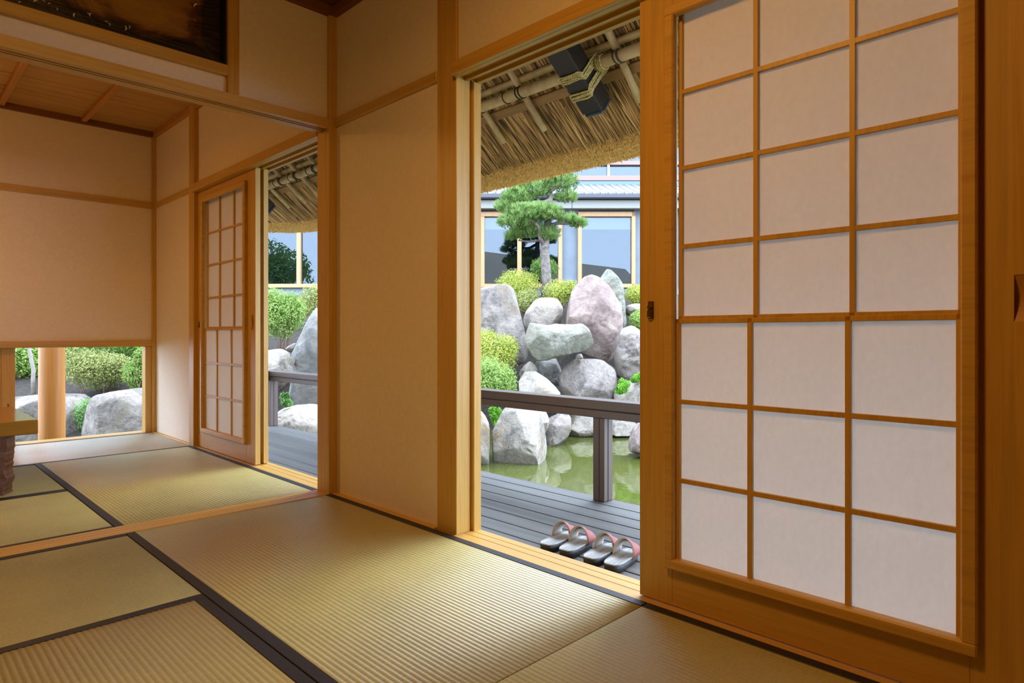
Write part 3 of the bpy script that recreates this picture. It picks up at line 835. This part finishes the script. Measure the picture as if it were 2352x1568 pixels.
def rock(label, outline, d, mat, depth=None, amp=.06, seed=0, nm='garden_rock', boxy=.75, group=None, facet=.70):
    """closed boulder whose silhouette follows the outline, with its own distance and thickness"""
    xs = [p[0] for p in outline]; ys = [p[1] for p in outline]
    cu, cv = (min(xs)+max(xs))/2, (min(ys)+max(ys))/2
    k = d/FPX
    c = P(cu, cv, d)
    poly = [((u-cu)*k, -(v-cv)*k) for u, v in outline]
    rx = (max(xs)-min(xs))*k/2; rz = (max(ys)-min(ys))*k/2
    dep = depth or .8*min(rx*1.3, (rx+rz)/2)
    def rad(t_):
        dx, dy = math.cos(t_), math.sin(t_); best = 0
        for (x1, y1), (x2, y2) in zip(poly, poly[1:]+poly[:1]):
            ex, ey = x2-x1, y2-y1; den = dx*ey-dy*ex
            if abs(den) < 1e-9: continue
            r = (x1*ey-y1*ex)/den; s_ = (x1*dy-y1*dx)/den
            if r > 0 and -1e-6 <= s_ <= 1+1e-6: best = max(best, r)
        return best or .02
    NA, NB = 96, 52
    R0 = [rad(2*math.pi*i/NA) for i in range(NA)]
    R1 = [(R0[i-1]+2*R0[i]+R0[(i+1) % NA])/4 for i in range(NA)]
    m = MB(); S_ = (rx+rz)/2
    def vert(i, ph):
        t_ = 2*math.pi*i/NA; rr = 1.05*R1[i % NA]*(math.sin(ph)**boxy)
        off = -math.copysign(abs(math.cos(ph))**.8, math.cos(ph))*dep
        p = RT*(math.cos(t_)*rr)+UP*(math.sin(t_)*rr)+FW*off
        q = Vector((p.x, p.y, p.z))/S_*1.1+Vector((seed*3.7, seed*1.3, seed*.7))
        n1 = noise.fractal(q*1.4, .9, 2.1, 6)
        cell = noise.voronoi(q*1.5)[0]; ridge = (cell[1]-cell[0])
        n2 = noise.hetero_terrain(q*2.6, .8, 2.2, 5, .6)-.8
        fine = noise.fractal(q*6.5, .8, 2.1, 5); rid = 1-abs(noise.noise(q*2.3))*2
        e = amp*S_*(1.5*n1+1.3*(ridge-.35)+.35*n2+.45*fine-.35*max(0, rid-.72)*4)
        w = .35+.65*abs(math.cos(ph))
        dirv = p.normalized() if p.length > 1e-6 else FW
        return p+dirv*e*w+c
    rf = random.Random(seed*13+5); planes = []
    for q_ in range(22):
        n_ = Vector((rf.gauss(0, 1), rf.gauss(0, 1), rf.gauss(0, 1))).normalized()
        sup = max((vv-c).dot(n_) for vv in [vert(i, math.pi*j/9) for i in range(0, NA, 4) for j in range(1, 9)])
        planes.append((n_, sup*rf.uniform(facet, 1.0)))
    vert0 = vert
    def vert(i, ph):
        p = vert0(i, ph)-c
        for n_, h_ in planes:
            e_ = p.dot(n_)-h_
            if e_ > 0: p = p-n_*(e_*.85)
        return p+c
    top = m.bm.verts.new(vert(0, 1e-4)); bot = m.bm.verts.new(vert(0, math.pi-1e-4)); rings = []
    for j in range(1, NB):
        ph = math.pi*j/NB; rings.append([m.bm.verts.new(vert(i, ph)) for i in range(NA)])
    for i in range(NA):
        m.bm.faces.new((top, rings[0][(i+1) % NA], rings[0][i])); m.bm.faces.new((bot, rings[-1][i], rings[-1][(i+1) % NA]))
        for j in range(len(rings)-1): m.bm.faces.new((rings[j][i], rings[j][(i+1) % NA], rings[j+1][(i+1) % NA], rings[j+1][i]))
    bmesh.ops.recalc_face_normals(m.bm, faces=m.bm.faces[:])
    o = m.build(nm, mat, None, smooth=True)
    return tag(o, label, 'rock', group or 'rocks round the pond')
rock('tall speckled grey rock at the left of the rock group, behind the round bushes', [(1070, 690), (1085, 660), (1100, 651), (1124, 647), (1150, 647), (1170, 657), (1189, 673), (1195, 699), (1194, 719), (1206, 738), (1213, 761), (1215, 790), (1206, 822), (1190, 850), (1080, 850), (1066, 780)], 10.4, RK_GREY, .36, .07, 1)
rock('smooth white domed boulder resting behind the flat pale green slab', [(1196, 760), (1200, 738), (1209, 715), (1228, 692), (1246, 680), (1269, 682), (1285, 694), (1291, 708), (1288, 729), (1284, 765)], 11.1, RK_WHITE, .33, .03, 2)
rock('largest rock, a tall rounded purple grey boulder', [(1288, 700), (1297, 673), (1315, 650), (1333, 637), (1356, 631), (1377, 638), (1395, 655), (1411, 680), (1423, 703), (1427, 738), (1428, 775), (1416, 802), (1395, 832), (1375, 832), (1347, 825), (1318, 812), (1296, 770), (1290, 730)], 10.75, RK_PURP, .36, .05, 3)
rock('pointed pale green rock standing behind the purple boulder', [(1372, 650), (1381, 637), (1395, 618), (1409, 612), (1421, 620), (1428, 646), (1433, 692), (1436, 728), (1438, 752), (1420, 775), (1385, 740)], 11.5, RK_GREEN, .22, .04, 4)
rock('flat pale green slab lying across the middle of the rock group', [(1197, 747), (1209, 741), (1251, 748), (1320, 746), (1349, 742), (1363, 748), (1370, 763), (1361, 784), (1349, 803), (1320, 809), (1290, 818), (1251, 827), (1232, 828), (1214, 798), (1204, 768)], 9.8, RK_GREEN, .34, .06, 5, boxy=.6)
rock('round grey boulder under the purple boulder, just above the railing', [(1287, 868), (1292, 850), (1302, 834), (1320, 826), (1361, 826), (1388, 832), (1409, 848), (1413, 866), (1409, 896), (1402, 940), (1288, 940)], 9.85, RK_GREY, .42, .05, 6)
rock('craggy grey rock at the right end of the rock group', [(1404, 830), (1420, 795), (1430, 752), (1448, 746), (1468, 758), (1500, 775), (1520, 850), (1490, 880), (1430, 885)], 10.0, RK_GREY, .26, .09, 7)
rock('small white stone on top of the sloping white rock', [(1193, 860), (1196, 850), (1206, 838), (1220, 827), (1234, 848), (1228, 872), (1197, 874)], 9.95, RK_WHITE, .15, .06, 8)
rock('sloping white rock right behind the railing', [(1188, 885), (1192, 869), (1206, 856), (1232, 855), (1255, 870), (1274, 888), (1287, 905), (1290, 945), (1188, 945)], 9.4, RK_WHITE, .35, .03, 9)
rock('pale blue green leaning stone under the flat slab', [(1222, 842), (1236, 818), (1280, 816), (1296, 850), (1300, 925), (1266, 925), (1240, 885)], 10.4, RK_BLUE, .2, .06, 10)
rock('low brownish pale rock beside the green tufts at the right', [(1408, 918), (1412, 902), (1440, 880), (1470, 872), (1510, 878), (1520, 930), (1420, 945)], 9.5, RK_TAN, .35, .07, 11)
rock('small white rock between the two bushes at the right', [(1434, 716), (1440, 702), (1460, 697), (1490, 702), (1500, 722), (1440, 724)], 11.6, RK_WHITE, .3, .05, 12)
rock('small grey stone wedged between slab and round boulder', [(1322, 822), (1326, 813), (1336, 811), (1340, 820), (1334, 826)], 9.6, RK_GREY, .06, .05, 13)
rock('large blue and tan speckled rock standing in the pond below the railing', [(1120, 1060), (1126, 1009), (1142, 976), (1155, 945), (1174, 935), (1203, 940), (1237, 955), (1250, 985), (1257, 1013), (1262, 1044), (1264, 1075), (1120, 1080)], 7.75, RK_TAN, .42, .07, 14)
rock('grey boulder in the pond behind the speckled rock', [(1238, 985), (1257, 965), (1294, 947), (1309, 955), (1312, 976), (1304, 998), (1290, 1014), (1285, 1030), (1248, 1030)], 8.9, RK_GREY, .32, .06, 15)
rock('bright white rock between the two pond boulders', [(1196, 975), (1200, 945), (1225, 938), (1252, 944), (1262, 965), (1250, 995), (1205, 995)], 8.6, RK_WHITE, .25, .06, 16)
rock('pale rock cut off by the broad post, below the railing', [(1060, 1075), (1062, 960), (1085, 932), (1108, 938), (1122, 965), (1124, 1010), (1120, 1075)], 7.5, RK_TAN, .3, .06, 17)
rock('pink grey rock in the pond at the edge of the paper screen', [(1446, 1045), (1448, 1012), (1456, 985), (1476, 966), (1510, 962), (1530, 1050)], 7.9, RK_PINK, .3, .06, 18)
rock('low pale stone at the far pond edge, left of the railing post', [(1296, 990), (1306, 958), (1330, 950), (1358, 954), (1376, 962), (1380, 1000), (1310, 1003)], 9.6, RK_TAN, .3, .05, 19)
rock('low pale stone at the far pond edge, right of the railing post', [(1395, 990), (1402, 966), (1428, 960), (1460, 968), (1475, 984), (1470, 998), (1400, 1000)], 9.5, RK_WHITE, .3, .05, 20)
# seen through the far doorway
rock('tall smooth blue grey rock filling the far doorway', [(668, 960), (679, 880), (677, 806), (690, 785), (705, 760), (718, 732), (737, 706), (765, 695), (800, 730), (815, 850), (810, 965), (720, 975)], 8.0, RK_BLUE, .45, .03, 21)
rock('grey and brown rock left of the tall blue grey rock', [(560, 830), (590, 808), (640, 805), (656, 812), (669, 850), (676, 885), (672, 935), (640, 945), (580, 945)], 8.3, RK_TAN, .4, .06, 22)
rock('small tan stone wedged beside the tall blue grey rock', [(663, 832), (666, 820), (672, 818), (677, 826), (676, 838), (670, 842)], 7.55, RK_TAN, .05, .06, 23)
rock('low white crumbled rock behind the far railing post', [(590, 1030), (600, 955), (643, 943), (677, 934), (709, 931), (735, 938), (780, 952), (800, 1040)], 7.25, RK_WHITE, .4, .06, 24)
rock('long grey stone lying on the soil under the far bushes', [(655, 805), (662, 796), (680, 787), (690, 786), (684, 798), (670, 808)], 8.5, RK_FINE, .1, .05, 25)
# seen through the low window
rock('wide grey boulder behind the round log column', [(-60, 1060), (-20, 960), (20, 935), (60, 908), (95, 898), (140, 898), (165, 912), (182, 935), (196, 965), (212, 1000), (222, 1060)], 7.9, RK_FINE, .6, .06, 26, group='boulders outside the low window')
rock('rounded grey boulder at the right end of the low window', [(205, 1040), (211, 979), (226, 943), (232, 924), (251, 906), (269, 895), (291, 890), (323, 894), (360, 905), (390, 940), (400, 1050)], 7.6, RK_FINE, .55, .06, 27, group='boulders outside the low window')

# ------------------------------------------------------------------ plants
def leaf_material(name, a, b_, c_, sc=9):
    m, t, n, b = newmat(name); out = n['Material Output']
    f = noise_tex(t, mapped(t, (1, 1, 1)), sc, 3, .6); h = noise_tex(t, mapped(t, (1, 1, 1)), sc*9, 1, .5)
    mx = nd(t, 'ShaderNodeMath', operation='MULTIPLY_ADD'); mx.inputs[1].default_value = .9
    t.links.new(h, mx.inputs[0]); t.links.new(f, mx.inputs[2])
    c = ramp(t, mx.outputs[0], [(.58, tuple(.7*q for q in a)), (.80, b_), (1.0, c_)])
    b.inputs['Roughness'].default_value = .5; b.inputs['Specular IOR Level'].default_value = .2; t.links.new(c, b.inputs['Base Color'])
    tr = nd(t, 'ShaderNodeBsdfTranslucent'); t.links.new(c, tr.inputs[0])
    x = nd(t, 'ShaderNodeMixShader'); x.inputs[0].default_value = .35
    t.links.new(b.outputs[0], x.inputs[1]); t.links.new(tr.outputs[0], x.inputs[2]); t.links.new(x.outputs[0], out.inputs[0]); return m
LF_YELLOW = leaf_material('yellow_green_leaves', (0.115, 0.171, 0.017), (0.258, 0.326, 0.033), (0.429, 0.466, 0.101))
LF_GREEN = leaf_material('fresh_green_leaves', (0.050, 0.125, 0.017), (0.143, 0.264, 0.039), (0.315, 0.435, 0.123))
LF_DEEP = leaf_material('deep_green_leaves', (0.022, 0.058, 0.010), (0.064, 0.148, 0.022), (0.186, 0.311, 0.067))
LF_OLIVE = leaf_material('olive_leaves', (0.071, 0.102, 0.022), (0.171, 0.218, 0.056), (0.358, 0.374, 0.134))
LF_FERN = leaf_material('fern_leaves', (0.036, 0.125, 0.028), (0.100, 0.264, 0.067), (0.258, 0.435, 0.146))
LF_TUFT = leaf_material('bright_tuft_leaves', (0.043, 0.155, 0.006), (0.100, 0.295, 0.017), (0.215, 0.451, 0.056))
TWIG = plain('shrub_twigs', (.16, .095, .055), .8, nscale=20, namt=.4)
PINE = leaf_material('pine_needles', (0.036, 0.102, 0.020), (0.100, 0.210, 0.045), (0.243, 0.358, 0.112), 7)
PBARK = rock_material('pine_bark', (0.093, 0.077, 0.065), (0.167, 0.144, 0.130), (0.242, 0.214, 0.195), None, 9)
def leafball(m, c, r, n, size, rnd, shell_=.48, flat=1.0, up=.35):
    """n leaves in the outer part of an ellipsoid with lumpy surface"""
    for i in range(n):
        while True:
            p = Vector((rnd.uniform(-1, 1), rnd.uniform(-1, 1), rnd.uniform(-1, 1)))
            if .02 < p.length < 1: break
        dirv = p.normalized(); q = shell_+(1-shell_)*rnd.random()**.6
        lump = 1+.16*noise.noise(dirv*3.1+Vector(c))+.10*noise.noise(dirv*7+Vector(c)*2)
        pos = Vector(c)+Vector((dirv.x*r[0], dirv.y*r[1], dirv.z*r[2]))*q*lump
        nrm = (dirv*.8+Vector((rnd.gauss(0, .5), rnd.gauss(0, .5), rnd.gauss(0, .5)+up))).normalized()
        a = nrm.cross(Vector((rnd.gauss(0, 1), rnd.gauss(0, 1), rnd.gauss(0, 1)))).normalized(); b = nrm.cross(a)
        L = size*rnd.uniform(.7, 1.3); w = L*.42*flat
        m.quad(pos-a*L*.5, pos+b*w*.5+nrm*L*.06, pos+a*L*.5, pos-b*w*.5+nrm*L*.06)
def shrub(label, u, v, ru, rv, d, mat, n=2600, size=.05, seed=1, stems=True, lobes=(), dep=.7, nm='garden_shrub', cat='shrub', group='clipped garden shrubs', base=None):
    """bush centred at photo position (u, v) at distance d; ru, rv are its radii in photo pixels"""
    rnd = random.Random(seed); k = d/FPX; n = int(n*1.9); size *= .70
    c = P(u, v, d); zb = base if base is not None else c.z-rv*k*1.25
    t = thing(nm, label, cat, (c.x, c.y, zb), group)
    m = MB(); tot = 1+len(lobes)
    def ball(cu, cv, a, b_, nn):
        cc = P(cu, cv, d); r = (a*k, a*k*dep, b_*k)
        leafball(m, cc, r, nn, size, rnd)
        leafball(m, cc, tuple(q*.62 for q in r), nn//4, size*1.25, rnd, .3)
    ball(u, v, ru, rv, int(n*(.6 if lobes else 1)))
    for (lu, lv, la, lb) in lobes: ball(lu, lv, la, lb, int(n*.4/len(lobes)))
    m.build('foliage', mat, t)
    if stems:
        m = MB()
        for i in range(9):
            a = rnd.uniform(0, 6.28); f = rnd.uniform(.25, .75)
            e = c+Vector((math.cos(a)*ru*k*f, math.sin(a)*ru*k*f, rv*k*rnd.uniform(-.3, .3)))
            s_ = Vector((c.x+math.cos(a)*ru*k*.12, c.y+math.sin(a)*ru*k*.12, zb))
            mid = s_.lerp(e, .5)+Vector((rnd.gauss(0, .03), rnd.gauss(0, .03), 0))
            m.tube([s_, mid, e], [.011, .008, .004], 5)
        m.build('stem', TWIG, t)
    return t
shrub('round yellow green bush behind the railing, upper of the two', 1128, 815, 74, 56, 9.62, LF_YELLOW, 3600, .045, 11, lobes=((1165, 800, 32, 34), (1110, 780, 40, 26)))
shrub('paler round bush right above the railing at its left end', 1128, 872, 66, 50, 8.85, LF_GREEN, 3200, .045, 12, lobes=((1160, 880, 34, 40), (1110, 845, 46, 28)))
shrub('clipped dome shrub in front of the guesthouse, left of the pine trunk', 1190, 657, 62, 40, 12.3, LF_YELLOW, 3400, .045, 13, base=1.35)
shrub('loose twiggy shrub below the clipped dome', 1212, 692, 38, 30, 11.72, LF_OLIVE, 1500, .05, 14)
shrub('yellow green bush between pine trunk and purple boulder', 1283, 672, 44, 34, 11.9, LF_YELLOW, 2600, .045, 15, lobes=((1310, 665, 26, 24),))
shrub('yellow green bush right of the pointed pale green rock', 1468, 676, 40, 25, 12.2, LF_YELLOW, 2000, .045, 16)
shrub('darker green bush below the yellow green one at the paper screen edge', 1474, 735, 38, 26, 10.9, LF_GREEN, 1800, .045, 17)
shrub('round green shrub behind the pine trunk', 1250, 616, 38, 27, 13.6, LF_DEEP, 2000, .05, 18, base=1.6)
shrub('green tuft growing beside the low brownish rock', 1430, 890, 17, 15, 9.15, LF_TUFT, 900, .04, 19, False, lobes=((1421, 897, 11, 9), (1438, 882, 12, 11), (1428, 876, 8, 9)), nm='moss_tuft', cat='moss tuft', group='green tufts among the rocks')
shrub('green tuft at the paper screen edge above the brownish rock', 1462, 868, 13, 10, 9.3, LF_TUFT, 800, .04, 20, False, lobes=((1472, 862, 12, 10), (1454, 872, 8, 7)), nm='moss_tuft', cat='moss tuft', group='green tufts among the rocks')
shrub('green tuft just under the railing beside the speckled rock', 1136, 950, 14, 16, 7.12, LF_TUFT, 1000, .034, 21, False, lobes=((1130, 942, 10, 9), (1145, 945, 9, 10), (1136, 966, 7, 9)), nm='moss_tuft', cat='moss tuft', group='green tufts among the rocks')
# far doorway
shrub('large light green bush in the far doorway', 638, 722, 66, 58, 9.05, LF_GREEN, 4600, .05, 22, lobes=((672, 712, 34, 44), (618, 690, 44, 34)), base=.35)
shrub('olive green bush behind the tall blue grey rock', 728, 697, 46, 44, 10.3, LF_OLIVE, 2600, .05, 23, base=.55)
shrub('small green plant under the far railing', 656, 922, 12, 13, 7.05, LF_FERN, 900, .034, 24, False, lobes=((650, 912, 8, 12), (664, 926, 10, 9), (660, 908, 6, 8)), nm='moss_tuft', cat='moss tuft', group='green tufts among the rocks')
# low window
shrub('light olive bush in the middle of the low window', 225, 848, 70, 46, 8.6, LF_OLIVE, 3600, .05, 25, lobes=((180, 830, 40, 36), (270, 845, 44, 34)), base=-.25, group='bushes outside the low window')
shrub('bright green bush at the right of the low window', 318, 858, 34, 38, 8.45, LF_GREEN, 2200, .05, 26, lobes=((335, 820, 26, 28),), base=-.15, group='bushes outside the low window')
shrub('tall dark green bush along the top of the low window', 270, 790, 120, 66, 9.9, LF_DEEP, 5200, .06, 27, lobes=((190, 800, 66, 44), (340, 790, 70, 50)), base=.2, group='bushes outside the low window')
shrub('bright leafy bush behind the thin tree stem', 58, 828, 60, 48, 9.2, LF_GREEN, 3000, .07, 28, lobes=((85, 838, 34, 30), (40, 800, 40, 30)), base=.0, group='bushes outside the low window')
shrub('feathery ground cover between the two boulders of the low window', 205, 948, 32, 36, 7.8, LF_FERN, 2200, .035, 29, False, lobes=((205, 975, 24, 24), (222, 925, 16, 14)), nm='ground_cover', cat='ground cover', group='bushes outside the low window')
t = thing('young_tree', 'thin pale stemmed young tree left of the round log column', 'tree', tuple(P(77, 897, 8.3)))
m = MB(); m.tube([P(77, 905, 8.3), P(76, 870, 8.3), P(77, 850, 8.3), P(70, 815, 8.3), P(64, 790, 8.3), P(58, 740, 8.3), P(60, 660, 8.3)], [.026, .024, .023, .021, .02, .018, .012], 10)
m.build('trunk', plain('pale_bark', (.26, .235, .21), .7, nscale=14, namt=.3), t)
m = MB(); leafball(m, P(60, 690, 8.3), (.45, .45, .35), 900, .07, random.Random(5)); m.build('foliage', LF_GREEN, t)

for i, (dd, lat, h_) in enumerate(((1.5, -11.0, 6.2), (.2, -14.6, 7.0))):
    rt_ = random.Random(90+i); c = FW*dd+RT*lat
    t = thing('broadleaf_tree', 'broad dark evergreen tree beyond the far end of the house', 'tree', (c.x, c.y, -.5), 'trees beyond the house')
    m = MB(); m.tube([(c.x, c.y, -.8), (c.x+.1, c.y, 1.5), (c.x, c.y+.1, h_*.7)], [.18, .15, .05], 10); m.build('trunk', TWIG, t)
    m = MB()
    for q in range(9): leafball(m, (c.x+rt_.uniform(-1.2, 1.2), c.y+rt_.uniform(-1.2, 1.2), rt_.uniform(1.6, h_-.8)), (1.1, 1.1, .8), 700, .2, rt_)
    m.build('foliage', LF_DEEP, t)

# pine tree
rnd = random.Random(21)
t = thing('pine_tree', 'shaped pine tree with cloud pads standing before the guesthouse', 'tree', tuple(P(1258, 662, 12.6)))
DP = 12.6
m = MB()
def branch(pts, rad, n=12): m.tube([P(u, v, DP+dd) for u, v, dd in pts], rad, n)
branch([(1257, 690, 0), (1256, 655, 0), (1254, 620, 0), (1251, 585, 0), (1252, 555, 0), (1257, 525, 0), (1261, 490, 0), (1263, 455, .05), (1262, 420, .1), (1266, 385, .1), (1270, 355, .1)], [.112, .098, .095, .092, .085, .075, .07, .062, .05, .035, .02], 16)
branch([(1252, 570, 0), (1241, 545, -.1), (1236, 520, -.2), (1220, 505, -.3), (1190, 500, -.3)], [.05, .042, .036, .028, .014])
branch([(1258, 520, 0), (1280, 512, -.15), (1305, 513, -.2), (1330, 516, -.2)], [.045, .036, .028, .014])
branch([(1262, 460, 0), (1235, 470, -.1), (1205, 470, -.1), (1175, 478, -.1)], [.045, .036, .026, .014])
branch([(1262, 440, 0), (1285, 425, .1), (1310, 415, .1)], [.04, .03, .015])
branch([(1252, 550, 0), (1215, 555, .2), (1190, 552, .2)], [.03, .022, .012])
m.build('trunk', PBARK, t)
def pad(u, v, ru, rv, dd, n):
    m = MB(); k = DP/FPX; c = P(u, v, DP+dd)
    for i in range(n):
        while True:
            p = Vector((rnd.uniform(-1, 1), rnd.uniform(-1, 1), rnd.uniform(-.7, 1)))
            if p.length < 1: break
        pos = c+Vector((p.x*ru*k, p.y*ru*k, p.z*rv*k))*(1+.2*noise.noise(p*3+c))
        axis = Vector((p.x*.7+rnd.gauss(0, .35), p.y*.7+rnd.gauss(0, .35), .9)).normalized()
        a = axis.cross(Vector((1, 0, .2))).normalized(); b = axis.cross(a); L = rnd.uniform(.07, .12)
        for j in range(9):
            th = j*.7+rnd.random(); sp_ = rnd.uniform(.35, .85)
            dv = (axis+(a*math.cos(th)+b*math.sin(th))*sp_).normalized(); s_ = dv.cross(axis).normalized()*.0042
            e = pos+dv*L
            m.quad(pos-s_, pos+s_, e+s_*.5, e-s_*.5)
    return m.build('needle_pad', PINE, t)
for a in ((1188, 455, 38, 22, -.1, 330), (1160, 478, 26, 14, -.1, 130), (1222, 438, 42, 22, 0, 330), (1285, 420, 40, 26, .1, 360), (1250, 405, 40, 22, .15, 260), (1300, 455, 26, 16, .1, 140),
          (1222, 492, 58, 22, -.3, 520), (1180, 512, 36, 18, -.3, 270), (1255, 490, 34, 18, -.3, 240), (1215, 532, 48, 17, .1, 330), (1180, 545, 22, 10, .2, 90), (1262, 540, 22, 16, -.1, 150),
          (1303, 507, 24, 10, -.2, 130), (1328, 516, 20, 10, -.2, 120), (1290, 375, 40, 18, .1, 200), (1190, 430, 26, 14, 0, 110)):
    pad(*a)

# ------------------------------------------------------------------ guesthouse across the garden
DB = 15.6
b = thing('guesthouse', 'long blue grey guesthouse with wood framed windows behind the garden', 'building', tuple(P(1100, V0, DB)[:2])+(1.5,))
def fb(mb, u0, v0, u1, v1, d0, d1, bev=0.0):
    """box on the facade: photo rectangle at the distance of the facade, from d0 to d1 behind it"""
    k = DB/FPX; c = P((u0+u1)/2, (v0+v1)/2, DB)+FW*((d0+d1)/2)
    mb.obox(c, RT, FW, UP, abs(u1-u0)*k, d1-d0, abs(v1-v0)*k, bev)
BW = plain('blue_grey_plaster', (.155, .19, .235), .8, nscale=3, namt=.15)
BWOOD = wood('facade_wood', (0.429, 0.257, 0.125), (0.374, 0.218, 0.094), 'z', .5)
BFASC = plain('pale_fascia', (.25, .255, .245), .7)
BGUT = plain('grey_gutter', (0.062, 0.062, 0.078), .5)
BTILE = plain('silver_roof_tile', (0.302, 0.317, 0.331), .4, nscale=2, namt=.1)
BPINK = plain('reddish_frame', (0.238, 0.144, 0.122), .6)
BDARK = plain('interior_dark', (.030, .034, .04), .8)
BBLUE = plain('blue_ridge', (.10, .16, .26), .6)
BLIND = plain('white_roll_blind', (.62, .62, .62), .8)
def facade_glass():
    m, t, n, bb = newmat('facade_glass'); out = n['Material Output']
    g = nd(t, 'ShaderNodeBsdfGlossy'); g.inputs['Roughness'].default_value = .0; g.inputs[0].default_value = (.205, .24, .275, 1)
    tr = nd(t, 'ShaderNodeBsdfTransparent'); tr.inputs[0].default_value = (.70, .76, .82, 1)
    x = nd(t, 'ShaderNodeMixShader'); x.inputs[0].default_value = .27
    t.links.new(tr.outputs[0], x.inputs[1]); t.links.new(g.outputs[0], x.inputs[2]); t.links.new(x.outputs[0], out.inputs[0]); return m
FGLASS = facade_glass()
m = MB()
for u0, u1 in ((1288, 1329), (1457, 1560), (2300, 2400)): fb(m, u0, 483, u1, 740, .05, .35)
fb(m, -700, 660, 2400, 760, .02, .5); fb(m, -700, 483, 2400, 489, .1, .4)
fb(m, -700, 300, 2400, 760, 4.0, 4.2); fb(m, -700, 30, 2400, 300, 1.6, 4.2)  # the unseen upper wall is raised to screen off the low sky
m.build('wall', BW, b)
m = MB(); fb(m, -700, 489, 2400, 660, 3.7, 3.95); fb(m, -700, 655, 2400, 661, .4, 3.9); fb(m, -700, 484, 2400, 489, .4, 3.9)
m.build('interior', BDARK, b)
def window(u0, u1, mull):
    m = MB(); fb(m, u0, 487, u1, 498, -.06, .1, .01); fb(m, u0, 652, u1, 661, -.06, .1, .01)
    for x in (u0, u1-9): fb(m, x, 487, x+9, 660, -.06, .1, .01)
    for x in mull: fb(m, x-5, 497, x+5, 655, -.05, .1, .01)
    w = m.build('window', BWOOD, b)
    m = MB(); fb(m, u0+4, 494, u1-4, 656, .03, .04); m.build('pane', FGLASS, w)
    m = MB(); fb(m, u0+9, 497, u1-9, 526, .047, .053); m.build('blind', BLIND, w)
window(1327, 1459, ())
window(1022, 1291, (1193, 1108))
window(560, 1020, (687, 850))
window(60, 556, (300,))
window(1560, 2300, (1760, 2000))
m = MB(); fb(m, -700, 464, 2400, 483, -.25, .4, .01); m.build('fascia', BFASC, b)
m = MB(); fb(m, 1311, 464, 1312.5, 483, -.256, -.24); m.build('fascia_joint', BGUT, b)
m = MB(); fb(m, -700, 452, 2400, 463, -.42, -.24, .02); m.build('gutter', BGUT, b)
# tiled roof slope with rolls
m = MB(); k = DB/FPX
def roofpt(u, f): # f 0..1 up the slope
    p = P(u, 451, DB)+FW*(-.40)
    return p+FW*(1.9*f)+UP*(.62*f)
a0, a1, a2, a3 = roofpt(-700, 0), roofpt(2400, 0), roofpt(2400, 1), roofpt(-700, 1)
th = Vector((0, 0, -.05))
vs = [m.bm.verts.new(p) for p in (a0, a1, a2, a3, a0+th, a1+th, a2+th, a3+th)]
for f in ((0, 1, 2, 3), (4, 7, 6, 5), (0, 4, 5, 1), (1, 5, 6, 2), (2, 6, 7, 3), (3, 7, 4, 0)): m.bm.faces.new([vs[i] for i in f])
for u in range(560, 1700, 18): m.tube([roofpt(u, -.01)+UP*.012, roofpt(u, 1)+UP*.012], .034, 8)
o = m.build('tiled_roof', BTILE, b)
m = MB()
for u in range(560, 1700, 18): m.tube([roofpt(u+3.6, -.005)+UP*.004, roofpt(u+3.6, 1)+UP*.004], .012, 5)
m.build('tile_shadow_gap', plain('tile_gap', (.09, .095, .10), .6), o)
# upper storey, set back
def ub(mb, u0, v0, u1, v1, d0, d1):
    D2 = DB+1.5; k = D2/FPX; c = P((u0+u1)/2, (v0+v1)/2, D2)+FW*((d0+d1)/2)
    mb.obox(c, RT, FW, UP, abs(u1-u0)*k, d1-d0, abs(v1-v0)*k)
m = MB(); ub(m, 700, 417, 2400, 427, -.08, .1); m.build('upper_flashing', BBLUE, b)
m = MB(); ub(m, 700, 405, 2400, 416, -.10, .1); ub(m, 700, 372, 2400, 380, -.1, .1); ub(m, 700, 300, 2400, 308, -.1, .1)
m.build('upper_rail', BPINK, b)
for u in (1100, 1248, 1397, 1546):
    m = MB(); ub(m, u-2.5, 306, u+2.5, 407, -.08, .08); m.build('upper_mullion', plain('white_mullion', (.6, .6, .6), .6), b)
m = MB(); ub(m, 700, 302, 2400, 412, .02, .04); m.build('upper_glass', FGLASS, b)
m = MB(); ub(m, 700, 302, 2400, 412, .5, .6); m.build('upper_blind', BLIND, b)
